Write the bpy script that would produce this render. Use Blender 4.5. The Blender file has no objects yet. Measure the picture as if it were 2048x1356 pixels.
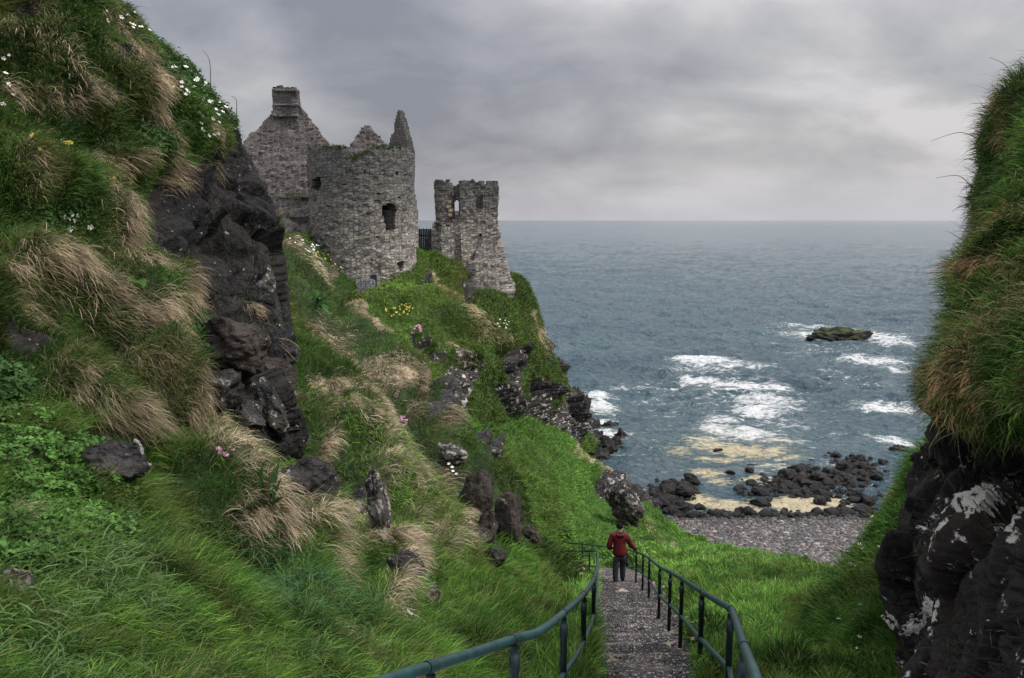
import bpy, bmesh, math, random
import numpy as np
from mathutils import Vector

random.seed(7)
RNG = np.random.default_rng(11)
scene = bpy.context.scene
COL = scene.collection

# ------------------------------------------------------------------ camera, sky, sun, exposure
F_PX, CX, CY = 1700.0, 1024.0, 678.0            # focal length in pixels of the 2048 px wide photograph
PITCH = math.radians(7.97)
EYE = np.array([0.0, 0.0, 24.0])                # sea level is z = 0
FWD = np.array([0, math.cos(PITCH), -math.sin(PITCH)])
UPV = np.array([0, math.sin(PITCH), math.cos(PITCH)])
RGT = np.array([1.0, 0, 0])
cam = bpy.data.cameras.new("camera"); cam_ob = bpy.data.objects.new("camera", cam); COL.objects.link(cam_ob)
cam.sensor_width = 36.0; cam.lens = 36.0 * F_PX / 2048.0
cam.clip_start = 0.1; cam.clip_end = 60000
cam_ob.location = EYE.tolist(); cam_ob.rotation_euler = (math.pi / 2 - PITCH, 0, 0)
scene.camera = cam_ob

SUN_EL, SUN_AZ = math.radians(50), math.radians(100)     # azimuth clockwise from +Y (the sea)
world = bpy.data.worlds.new("World"); scene.world = world; world.use_nodes = True
nt = world.node_tree; nt.nodes.clear()
def N(tree, typ, **kw):
    n = tree.nodes.new(typ)
    for k, v in kw.items():
        setattr(n, k, v)
    return n
def mathn(tree, op, a, b=None, clamp=False):
    n = N(tree, 'ShaderNodeMath', operation=op); n.use_clamp = clamp
    for i, v in enumerate((a, b)):
        if v is None: continue
        if isinstance(v, (int, float)): n.inputs[i].default_value = v
        else: tree.links.new(v, n.inputs[i])
    return n.outputs[0]
def mixc(tree, fac, a, b, mode='MIX'):
    n = N(tree, 'ShaderNodeMix', data_type='RGBA', blend_type=mode)
    for s, v in ((n.inputs[0], fac), (n.inputs[6], a), (n.inputs[7], b)):
        if isinstance(v, (int, float)): s.default_value = v
        elif isinstance(v, tuple): s.default_value = (v + (1,))[:4]
        else: tree.links.new(v, s)
    return n.outputs[2]
def rng(tree, v, a, b, c=0.0, d=1.0, smooth=True):
    n = N(tree, 'ShaderNodeMapRange'); n.interpolation_type = 'SMOOTHSTEP' if smooth else 'LINEAR'
    tree.links.new(v, n.inputs[0])
    for i, x in zip((1, 2, 3, 4), (a, b, c, d)): n.inputs[i].default_value = x
    return n.outputs[0]
def noisen(tree, vec, scale, detail=4, rough=.55, dist=0.0):
    n = N(tree, 'ShaderNodeTexNoise'); n.inputs['Scale'].default_value = scale; n.inputs['Detail'].default_value = detail
    n.inputs['Roughness'].default_value = rough; n.inputs['Distortion'].default_value = dist
    if vec is not None: tree.links.new(vec, n.inputs['Vector'])
    return n.outputs['Fac']
def mapn(tree, vec, scale=(1, 1, 1), loc=(0, 0, 0), rot=(0, 0, 0)):
    n = N(tree, 'ShaderNodeMapping'); n.inputs['Scale'].default_value = scale; n.inputs['Location'].default_value = loc
    n.inputs['Rotation'].default_value = rot
    tree.links.new(vec, n.inputs['Vector']); return n.outputs[0]

tc = N(nt, 'ShaderNodeTexCoord').outputs['Generated']
sky = N(nt, 'ShaderNodeTexSky', sky_type='NISHITA'); sky.sun_disc = False
sky.sun_elevation = SUN_EL; sky.sun_rotation = SUN_AZ; sky.air_density = 1.5; sky.dust_density = 3
sep = N(nt, 'ShaderNodeSeparateXYZ'); nt.links.new(tc, sep.inputs[0])
zz = mathn(nt, 'MAXIMUM', sep.outputs[2], 0.0)
den = mathn(nt, 'ADD', zz, 0.42)
comb = N(nt, 'ShaderNodeCombineXYZ')
nt.links.new(mathn(nt, 'DIVIDE', sep.outputs[0], den), comb.inputs[0])
nt.links.new(mathn(nt, 'DIVIDE', sep.outputs[1], den), comb.inputs[1])
cl1 = noisen(nt, mapn(nt, comb.outputs[0], (2.7, 3.1, 1), (2.3, .4, 0)), 1.0, 9, .54, .25)
cl2 = noisen(nt, mapn(nt, comb.outputs[0], (1.1, 1.4, 1), (7.1, 3.2, 1)), 1.0, 3, .5, .3)
cl = mathn(nt, 'ADD', mathn(nt, 'MULTIPLY', cl1, .55), mathn(nt, 'MULTIPLY', cl2, .45))
def lump(dirpx, sharp):
    d = FWD + RGT * ((dirpx[0] - CX) / F_PX) + UPV * ((CY - dirpx[1]) / F_PX); d = d / np.linalg.norm(d)
    dp = N(nt, 'ShaderNodeVectorMath', operation='DOT_PRODUCT'); nt.links.new(tc, dp.inputs[0]); dp.inputs[1].default_value = d.tolist()
    return rng(nt, dp.outputs['Value'], 1 - sharp, 1.0)
cl = mathn(nt, 'SUBTRACT', cl, mathn(nt, 'MULTIPLY', lump((735, 40), .008), .11))      # the darker cloud
cl = mathn(nt, 'SUBTRACT', cl, mathn(nt, 'MULTIPLY', lump((1000, 360), .022), .09))
cl = mathn(nt, 'ADD', cl, mathn(nt, 'MULTIPLY', lump((1800, 250), .12), .06))         # thinner cloud to the east
ramp = N(nt, 'ShaderNodeValToRGB'); nt.links.new(cl, ramp.inputs[0])
el = ramp.color_ramp.elements
el[0].position = .33; el[0].color = (.235, .24, .285, 1)
el[1].position = .60; el[1].color = (.64, .615, .635, 1)
e = el.new(.435); e.color = (.36, .36, .40, 1)
e = el.new(.52); e.color = (.48, .47, .49, 1)
hor = rng(nt, sep.outputs[2], 0.0, .085, 1.0, 0.0)
hx = rng(nt, sep.outputs[0], -.25, .5, .3, .9)
cloudc = mixc(nt, mathn(nt, 'MULTIPLY', hor, hx), ramp.outputs[0], (.58, .58, .62))
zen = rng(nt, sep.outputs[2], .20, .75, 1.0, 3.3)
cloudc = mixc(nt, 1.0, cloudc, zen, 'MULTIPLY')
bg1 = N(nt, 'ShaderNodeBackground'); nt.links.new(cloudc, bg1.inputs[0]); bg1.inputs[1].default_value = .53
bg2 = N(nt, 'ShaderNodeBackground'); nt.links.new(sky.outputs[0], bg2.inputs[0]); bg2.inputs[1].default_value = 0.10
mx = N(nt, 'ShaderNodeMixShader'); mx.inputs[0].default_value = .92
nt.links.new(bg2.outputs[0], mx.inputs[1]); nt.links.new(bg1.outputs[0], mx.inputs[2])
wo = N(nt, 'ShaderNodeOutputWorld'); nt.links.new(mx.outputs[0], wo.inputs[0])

sun = bpy.data.lights.new("sun", 'SUN'); sun.energy = 1.5; sun.angle = math.radians(10); sun.color = (1, .94, .86)
sun_ob = bpy.data.objects.new("sun", sun); COL.objects.link(sun_ob)
sd = Vector((math.sin(SUN_AZ) * math.cos(SUN_EL), math.cos(SUN_AZ) * math.cos(SUN_EL), math.sin(SUN_EL)))
sun_ob.rotation_euler = sd.to_track_quat('Z', 'Y').to_euler(); sun_ob.location = (sd * 200)
vs = scene.view_settings; vs.view_transform = 'Standard'; vs.look = 'None'; vs.exposure = 0.98; vs.gamma = 1.0; vs.use_curve_mapping = False
scene.display_settings.display_device = 'sRGB'
cy = scene.cycles
cy.max_bounces = 5; cy.diffuse_bounces = 3; cy.glossy_bounces = 2; cy.transmission_bounces = 3; cy.transparent_max_bounces = 4
cy.caustics_reflective = False; cy.caustics_refractive = False; cy.use_denoising = True

# ------------------------------------------------------------------ helpers
def P(px, py, d):
    """the point d metres in front of the lens whose direction is (px, py) in the photograph"""
    px, py, d = np.asarray(px, float), np.asarray(py, float), np.asarray(d, float)
    return EYE + d[..., None] * (FWD + ((px - CX) / F_PX)[..., None] * RGT + ((CY - py) / F_PX)[..., None] * UPV)
def P1(px, py, d):
    return P(np.array([px]), np.array([py]), np.array([d]))[0]
def atz(px, py, z):
    """where the sight line meets the level z"""
    r = FWD + (px - CX) / F_PX * RGT + (CY - py) / F_PX * UPV
    t = (z - EYE[2]) / r[2]
    return EYE + t * r
def pix(X):
    D = X - EYE; d = D @ FWD
    return CX + F_PX * (D @ RGT) / d, CY - F_PX * (D @ UPV) / d, d

def hashi(ix, iy, iz, s=0):
    h = (ix.astype(np.int64) * 374761393 + iy.astype(np.int64) * 668265263 + iz.astype(np.int64) * 2147483647 + s * 1274126177) & 0xFFFFFFFF
    h = ((h ^ (h >> 13)) * 1274126177) & 0xFFFFFFFF
    h = ((h ^ (h >> 16)) * 2246822519) & 0xFFFFFFFF
    return ((h ^ (h >> 15)) & 0xFFFFFF).astype(float) / 0xFFFFFF
def vnoise(X, s=0):
    """smooth noise in -1..1, X is (n,3)"""
    i = np.floor(X).astype(np.int64); f = X - i; u = f * f * f * (f * (f * 6 - 15) + 10)
    r = 0
    for dx in (0, 1):
        wx = u[:, 0] if dx else 1 - u[:, 0]
        for dy in (0, 1):
            wy = u[:, 1] if dy else 1 - u[:, 1]
            for dz in (0, 1):
                wz = u[:, 2] if dz else 1 - u[:, 2]
                a = hashi(i[:, 0] + dx, i[:, 1] + dy, i[:, 2] + dz, s) * 2 * np.pi
                b = hashi(i[:, 0] + dx, i[:, 1] + dy, i[:, 2] + dz, s + 77) * 2 - 1
                q = np.sqrt(1 - b * b)
                g = (f[:, 0] - dx) * q * np.cos(a) + (f[:, 1] - dy) * q * np.sin(a) + (f[:, 2] - dz) * b
                r = r + wx * wy * wz * g
    return r * 1.5
def fbm(X, oct=4, s=0, gain=.5):
    r = 0; a = 1.0
    for k in range(oct):
        r = r + a * vnoise(X * 2.03 ** k + 17.3 * k, s + k); a *= gain
    return r
def worley(X, s=0):
    """F1, F2, random value of the nearest cell"""
    i = np.floor(X).astype(np.int64); n = len(X)
    f1 = np.full(n, 9.0); f2 = np.full(n, 9.0); c = np.zeros(n)
    for dx in (-1, 0, 1):
        for dy in (-1, 0, 1):
            for dz in (-1, 0, 1):
                jx, jy, jz = i[:, 0] + dx, i[:, 1] + dy, i[:, 2] + dz
                px_ = jx + hashi(jx, jy, jz, s + 1); py_ = jy + hashi(jx, jy, jz, s + 2); pz_ = jz + hashi(jx, jy, jz, s + 3)
                d = np.sqrt((X[:, 0] - px_) ** 2 + (X[:, 1] - py_) ** 2 + (X[:, 2] - pz_) ** 2)
                near = d < f1
                f2 = np.where(near, f1, np.minimum(f2, d))
                c = np.where(near, hashi(jx, jy, jz, s + 4), c)
                f1 = np.where(near, d, f1)
    return f1, f2, c
def facets(X, s=0):
    """broken rock: every cell is a tilted flat, with a crack where two cells meet"""
    i = np.floor(X).astype(np.int64); n = len(X); f1 = np.full(n, 9.0); f2 = np.full(n, 9.0); val = np.zeros(n)
    for dx in (-1, 0, 1):
        for dy in (-1, 0, 1):
            for dz in (-1, 0, 1):
                j = (i[:, 0] + dx, i[:, 1] + dy, i[:, 2] + dz)
                o = np.stack([X[:, k] - (j[k] + hashi(*j, s + 1 + k)) for k in range(3)], 1); d = np.sqrt((o * o).sum(1))
                g = np.stack([hashi(*j, s + 5 + k) for k in range(3)], 1) * 2 - 1
                v = (o * g).sum(1) * .8 + (hashi(*j, s + 9) - .5) * .7
                near = d < f1; f2 = np.where(near, f1, np.minimum(f2, d)); val = np.where(near, v, val); f1 = np.where(near, d, f1)
    return val, f2 - f1
def sstep(x, a, b):
    t = np.clip((x - a) / (b - a), 0, 1); return t * t * (3 - 2 * t)
def polydist(x, y, pts):
    """signed distance to a polyline (positive on its right as drawn on the page), and the fraction along it"""
    best = np.full(x.shape, 1e9); sg = np.ones(x.shape); tt = np.zeros(x.shape)
    m = len(pts) - 1
    for k in range(m):
        ax, ay = pts[k]; bx, by = pts[k + 1]
        vx, vy = bx - ax, by - ay; L = vx * vx + vy * vy
        t = np.clip(((x - ax) * vx + (y - ay) * vy) / L, 0, 1)
        dx, dy = x - ax - t * vx, y - ay - t * vy
        d = np.hypot(dx, dy); b = d < best
        best = np.where(b, d, best)
        sg = np.where(b, np.sign(vx * dy - vy * dx), sg)     # + below / left of a line that runs to the lower right
        tt = np.where(b, (k + t) / m, tt)
    return best, sg, tt
def inpoly(x, y, pts):
    r = np.zeros(x.shape, bool); n = len(pts)
    for k in range(n):
        x1, y1 = pts[k]; x2, y2 = pts[(k + 1) % n]
        if y1 == y2: continue
        c = ((y1 > y) != (y2 > y)) & (x < (x2 - x1) * (y - y1) / (y2 - y1) + x1)
        r ^= c
    return r
def softpoly(x, y, pts, w):
    ins = inpoly(x, y, pts); d, _, _ = polydist(x, y, list(pts) + [pts[0]])
    return sstep(np.where(ins, d, -d), -w, w)

def mesh_np(name, V, F4=None, F3=None, mat=None, parent=None, cols=None, uv=None, smooth=True, attrs=None):
    """one mesh object from arrays"""
    me = bpy.data.meshes.new(name)
    V = np.asarray(V, np.float32)
    nv = len(V); n4 = 0 if F4 is None else len(F4); n3 = 0 if F3 is None else len(F3)
    loops = np.concatenate([np.asarray(a, np.int32).ravel() for a in (F4, F3) if a is not None and len(a)])
    me.vertices.add(nv); me.vertices.foreach_set('co', V.ravel())
    me.loops.add(len(loops)); me.loops.foreach_set('vertex_index', loops)
    me.polygons.add(n4 + n3)
    st = np.concatenate([np.arange(n4) * 4, n4 * 4 + np.arange(n3) * 3]).astype(np.int32)
    me.polygons.foreach_set('loop_start', st)
    me.polygons.foreach_set('use_smooth', np.full(n4 + n3, smooth, bool))
    if cols is not None:
        a = me.color_attributes.new('col', 'FLOAT_COLOR', 'POINT')
        c = np.ones((nv, 4), np.float32); c[:, :3] = cols; a.data.foreach_set('color', c.ravel())
    for k, v in (attrs or {}).items():
        a = me.attributes.new(k, 'FLOAT', 'POINT'); a.data.foreach_set('value', np.asarray(v, np.float32))
    if uv is not None:
        l = me.uv_layers.new(name='UVMap'); l.data.foreach_set('uv', np.asarray(uv, np.float32)[loops].ravel())
    me.update(calc_edges=True); me.validate()
    o = bpy.data.objects.new(name, me); COL.objects.link(o)
    if mat: me.materials.append(mat)
    if parent is not None: o.parent = parent
    return o
def tag(o, label=None, cat=None, group=None, kind=None):
    if label: o['label'] = label
    if cat: o['category'] = cat
    if group: o['group'] = group
    if kind: o['kind'] = kind
    return o
def empty(name, loc, label=None, cat=None, group=None, rz=0.0):
    o = bpy.data.objects.new(name, None); COL.objects.link(o); o.location = tuple(float(v) for v in loc); o.rotation_euler = (0, 0, rz)
    o.empty_display_size = .2
    return tag(o, label, cat, group)
def grid_faces(nr, nc):
    a = np.arange(nr * nc).reshape(nr, nc)
    return np.stack([a[:-1, :-1], a[:-1, 1:], a[1:, 1:], a[1:, :-1]], -1).reshape(-1, 4)
def catmull(C, n):
    """resample the first axis of C (m,...) to n samples"""
    m = len(C); t = np.linspace(0, m - 1, n); i = np.clip(np.floor(t).astype(int), 0, m - 2); f = (t - i).reshape((-1,) + (1,) * (C.ndim - 1))
    g = lambda k: C[np.clip(k, 0, m - 1)]
    p0, p1, p2, p3 = g(i - 1), g(i), g(i + 1), g(i + 2)
    return .5 * ((2 * p1) + (-p0 + p2) * f + (2 * p0 - 5 * p1 + 4 * p2 - p3) * f ** 2 + (-p0 + 3 * p1 - 3 * p2 + p3) * f ** 3)
def normals_of(V, F):
    fn = np.cross(V[F[:, 2]] - V[F[:, 0]], V[F[:, 3]] - V[F[:, 1]])
    n = np.zeros_like(V)
    for k in range(4): np.add.at(n, F[:, k], fn)
    return n / np.maximum(np.linalg.norm(n, axis=1, keepdims=True), 1e-9)
# ------------------------------------------------------------------ materials
def new_mat(name):
    m = bpy.data.materials.new(name); m.use_nodes = True
    t = m.node_tree; b = t.nodes['Principled BSDF']; return m, t, b
def attr(t, name, out='Fac'):
    n = N(t, 'ShaderNodeAttribute'); n.attribute_name = name; return n.outputs[out]
def bump(t, b, h, strength=.5, dist=.05):
    n = N(t, 'ShaderNodeBump'); n.inputs['Strength'].default_value = strength; n.inputs['Distance'].default_value = dist
    t.links.new(h, n.inputs['Height']); t.links.new(n.outputs[0], b.inputs['Normal']); return n
def rock_color(t, vec, s=1.0, tint=1.0, lichen=.62, lich_scale=5.0):
    """dark basalt with brown staining and pale lichen spots; returns colour, height"""
    n1 = noisen(t, vec, 1.3 * s, 8, .62); n2 = noisen(t, vec, 7 * s, 6, .65); n3 = noisen(t, vec, .45 * s, 3)
    c = mixc(t, rng(t, n1, .35, .68), tuple(x * tint for x in (.008, .008, .010)), tuple(x * tint for x in (.050, .048, .048)))
    c = mixc(t, mathn(t, 'MULTIPLY', rng(t, n3, .5, .7), .6), c, tuple(x * tint for x in (.062, .045, .032)))
    c = mixc(t, rng(t, n2, .3, .75, .0, .55), c, tuple(x * tint for x in (.082, .078, .077)))
    wv = N(t, 'ShaderNodeTexNoise'); wv.inputs['Scale'].default_value = 1.6 * s; wv.inputs['Detail'].default_value = 3; t.links.new(vec, wv.inputs['Vector'])
    wa = N(t, 'ShaderNodeVectorMath', operation='MULTIPLY_ADD'); t.links.new(wv.outputs['Color'], wa.inputs[0]); wa.inputs[1].default_value = (.5 / s,) * 3; t.links.new(vec, wa.inputs[2])
    cr = None
    for sc in (1.7, 5.5):
        vo = N(t, 'ShaderNodeTexVoronoi', feature='DISTANCE_TO_EDGE'); vo.inputs['Scale'].default_value = sc * s; t.links.new(mapn(t, wa.outputs[0], (1, 1, .7)), vo.inputs['Vector'])
        e_ = rng(t, vo.outputs['Distance'], 0.0, .07); cr = e_ if cr is None else mathn(t, 'MULTIPLY', cr, e_)
    crk = mathn(t, 'MAXIMUM', cr, rng(t, n3, .40, .58)); c = mixc(t, rng(t, crk, 0, 1, .45, 1), tuple(x * tint * .35 for x in (.010, .010, .011)), c); n2 = mathn(t, 'ADD', n2, mathn(t, 'MULTIPLY', crk, .22))
    v = N(t, 'ShaderNodeTexNoise'); v.inputs['Scale'].default_value = lich_scale * s; v.inputs['Detail'].default_value = 5
    v.inputs['Roughness'].default_value = .72; t.links.new(mapn(t, vec, loc=(3.1, 7.7, 1.2)), v.inputs['Vector'])
    return c, n1, n2, v.outputs['Fac']

def make_ground(name, gscale=1.0, lichen=.66, lich_scale=5.0, rtint=1.0, lkw=.10, green=((.016, .035, .009), (.045, .085, .018)), dry=(.10, .085, .045)):
    m, t, b = new_mat(name)
    vec = N(t, 'ShaderNodeTexCoord').outputs['Object']
    rk = attr(t, 'rock'); dr = attr(t, 'dry'); lk = attr(t, 'lich')
    rc, n1, n2, ln = rock_color(t, vec, gscale, rtint, lichen, lich_scale)
    lm = rng(t, mathn(t, 'ADD', ln, mathn(t, 'MULTIPLY', lk, lkw)), lichen - .02, lichen + .03)
    rc = mixc(t, lm, rc, (.62, .61, .57))
    g = noisen(t, vec, .9 * gscale, 5, .6); g2 = noisen(t, vec, 9 * gscale, 4, .7)
    gc = mixc(t, rng(t, g, .35, .65), green[0], green[1])
    gc = mixc(t, mathn(t, 'MULTIPLY', dr, .5), gc, dry)
    gc = mixc(t, rng(t, g2, .3, .7, .0, .5), gc, tuple(x * .45 for x in green[0]))
    col = mixc(t, rng(t, mathn(t, 'ADD', rk, mathn(t, 'MULTIPLY', mathn(t, 'SUBTRACT', n2, .5), .5)), .42, .58), gc, rc)
    t.links.new(col, b.inputs['Base Color']); b.inputs['Roughness'].default_value = .93; b.inputs['Specular IOR Level'].default_value = .25
    h = mathn(t, 'ADD', n2, mathn(t, 'MULTIPLY', n1, 1.5)); h = mathn(t, 'ADD', h, mathn(t, 'MULTIPLY', lm, .08))
    bump(t, b, h, 1.0, .15 / gscale)
    return m
def make_rock(name, s=1.0, tint=1.0, lichen=.64, lich_scale=5.0, wet=False):
    m, t, b = new_mat(name)
    vec = N(t, 'ShaderNodeTexCoord').outputs['Object']
    rc, n1, n2, ln = rock_color(t, vec, s, tint, lichen, lich_scale)
    lm = rng(t, ln, lichen - .02, lichen + .03); rc = mixc(t, lm, rc, (.36, .345, .31))
    t.links.new(rc, b.inputs['Base Color']); b.inputs['Roughness'].default_value = .5 if wet else .9
    b.inputs['Specular IOR Level'].default_value = .3 if wet else .2
    bump(t, b, mathn(t, 'ADD', n2, mathn(t, 'MULTIPLY', n1, 1.2)), 1.0, .16 / s)
    return m
def make_blade(name, trans=.35, rough=.65, spec=.08):
    m, t, b = new_mat(name)
    c = attr(t, 'col', 'Color')
    t.links.new(c, b.inputs['Base Color']); b.inputs['Roughness'].default_value = rough; b.inputs['Specular IOR Level'].default_value = spec
    tr = N(t, 'ShaderNodeBsdfTranslucent'); t.links.new(c, tr.inputs[0])
    mxs = N(t, 'ShaderNodeMixShader'); mxs.inputs[0].default_value = trans
    t.links.new(b.outputs[0], mxs.inputs[1]); t.links.new(tr.outputs[0], mxs.inputs[2])
    t.links.new(mxs.outputs[0], t.nodes['Material Output'].inputs[0])
    return m
def make_plain(name, color, rough=.7, spec=.3, metal=0.0, nscale=None, var=.25, bumpd=None):
    m, t, b = new_mat(name)
    b.inputs['Roughness'].default_value = rough; b.inputs['Specular IOR Level'].default_value = spec; b.inputs['Metallic'].default_value = metal
    vec = N(t, 'ShaderNodeTexCoord').outputs['Object']
    n = noisen(t, vec, nscale or 6.0, 5, .6)
    c = mixc(t, rng(t, n, .3, .7), tuple(x * (1 - var) for x in color), tuple(min(1, x * (1 + var)) for x in color))
    t.links.new(c, b.inputs['Base Color'])
    if bumpd: bump(t, b, n, .6, bumpd)
    return m
def make_masonry(name, stone=((.13, .124, .122), (.47, .44, .395)), mortar=(.13, .126, .12), sw=.36, sh=.20, warm=(.42, .36, .29), warm_amt=.5, dark_top=None, joint=.075):
    m, t, b = new_mat(name)
    uv = N(t, 'ShaderNodeUVMap').outputs[0]
    ob = N(t, 'ShaderNodeTexCoord').outputs['Object']
    wob = N(t, 'ShaderNodeTexNoise'); wob.inputs['Scale'].default_value = 1.1; t.links.new(uv, wob.inputs['Vector'])
    ad = N(t, 'ShaderNodeVectorMath', operation='MULTIPLY_ADD'); t.links.new(wob.outputs['Color'], ad.inputs[0]); ad.inputs[1].default_value = (.28, .22, 0); t.links.new(uv, ad.inputs[2])
    vv = mapn(t, ad.outputs[0], (1 / sw, 1 / sh, 1))
    v1 = N(t, 'ShaderNodeTexVoronoi', voronoi_dimensions='2D', feature='F1'); t.links.new(vv, v1.inputs['Vector']); v1.inputs['Scale'].default_value = 1; v1.inputs['Randomness'].default_value = .72
    v2 = N(t, 'ShaderNodeTexVoronoi', voronoi_dimensions='2D', feature='DISTANCE_TO_EDGE'); t.links.new(vv, v2.inputs['Vector']); v2.inputs['Scale'].default_value = 1; v2.inputs['Randomness'].default_value = .72
    sp = N(t, 'ShaderNodeSeparateColor'); t.links.new(v1.outputs['Color'], sp.inputs[0])
    big = noisen(t, ob, .45, 5, .6); fine = noisen(t, ob, 9, 5, .65); med = noisen(t, ob, 1.6, 5, .6)
    c = mixc(t, sp.outputs[0], stone[0], stone[1])
    c = mixc(t, mathn(t, 'MULTIPLY', mathn(t, 'GREATER_THAN', sp.outputs[1], .62), warm_amt), c, warm)
    c = mixc(t, mathn(t, 'MULTIPLY', rng(t, med, .52, .68), .55), c, tuple(x * .55 for x in stone[0]))
    edge = rng(t, v2.outputs['Distance'], joint * .35, joint)
    c = mixc(t, edge, mortar, c)
    if dark_top:      # weathered grey-green lichen crust on the upper courses
        z = N(t, 'ShaderNodeSeparateXYZ'); t.links.new(ob, z.inputs[0])
        zt = mathn(t, 'ADD', z.outputs[2], mathn(t, 'MULTIPLY', mathn(t, 'SUBTRACT', big, .5), 5.0))
        c = mixc(t, rng(t, zt, dark_top[0], dark_top[1], 0, .74), c, (.062, .066, .066))
    c = mixc(t, rng(t, fine, .3, .75, 0, .4), c, tuple(x * .6 for x in stone[0]))
    t.links.new(c, b.inputs['Base Color']); b.inputs['Roughness'].default_value = .95; b.inputs['Specular IOR Level'].default_value = .15
    h = mathn(t, 'ADD', mathn(t, 'MULTIPLY', edge, .8), mathn(t, 'MULTIPLY', fine, .5)); h = mathn(t, 'ADD', h, mathn(t, 'MULTIPLY', sp.outputs[2], .5))
    bump(t, b, h, 1.0, .09)
    return m

M_spur = make_ground('spur_ground', 1.0, .665, 5, .62)
M_hill = make_ground('hill_ground', 1.0, .66, 5, 1.3)
M_head = make_ground('headland_ground', .5, .615, 6, 1.3, .05, green=((.032, .068, .013), (.085, .155, .028)), dry=(.15, .13, .07))
M_low = make_ground('lower_slope_ground', .6, .60, 4.5, 1.3, .1, green=((.040, .095, .016), (.085, .18, .03)), dry=(.16, .15, .06))
M_right = make_ground('right_cliff_ground', 1.8, .635, 3.2, .55, .17)
M_blade = make_blade('grass_blade'); M_dry = make_blade('dry_grass_blade', .25, .7, .06); M_leaf = make_blade('leaf', .25, .55, .15)
M_rock = make_rock('hill_rock', 1.0, 1.35, .595, 4.5)
M_wet = make_rock('wet_boulder', .8, .42, .80, 3.0, True)
M_shore = make_rock('shore_rock', .5, 1.1, .66, 6.0)
M_tower = make_masonry('tower_masonry', dark_top=(21.0, 27.5))
M_gable = make_masonry('gable_masonry', stone=((.080, .074, .076), (.235, .21, .203)), mortar=(.37, .345, .32), sw=.38, sh=.23, warm=(.24, .17, .14), warm_amt=.35, joint=.11, dark_top=(30.5, 34))
M_far = make_masonry('corner_tower_masonry', stone=((.11, .106, .106), (.40, .375, .34)), mortar=(.085, .083, .082), sw=.33, sh=.20, dark_top=(22, 28), warm=(.40, .34, .27), warm_amt=.45)
M_moss = make_plain('moss', (.055, .085, .025), .95, .1, 0, 5, .5, .05)
M_paint = make_plain('green_paint', (.010, .040, .040), .48, .4, 0, 9, .35)
M_post = make_plain('dark_post_paint', (.008, .022, .026), .45, .4, 0, 20, .2)
M_iron = make_plain('old_iron', (.05, .052, .055), .6, .4, .3, 20)
M_oldwood = make_plain('weathered_boards', (.16, .15, .15), .85, .2, 0, 10, .3)
M_darkgate = make_plain('black_gate_paint', (.012, .013, .016), .7, .3, 0, 10)

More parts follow.
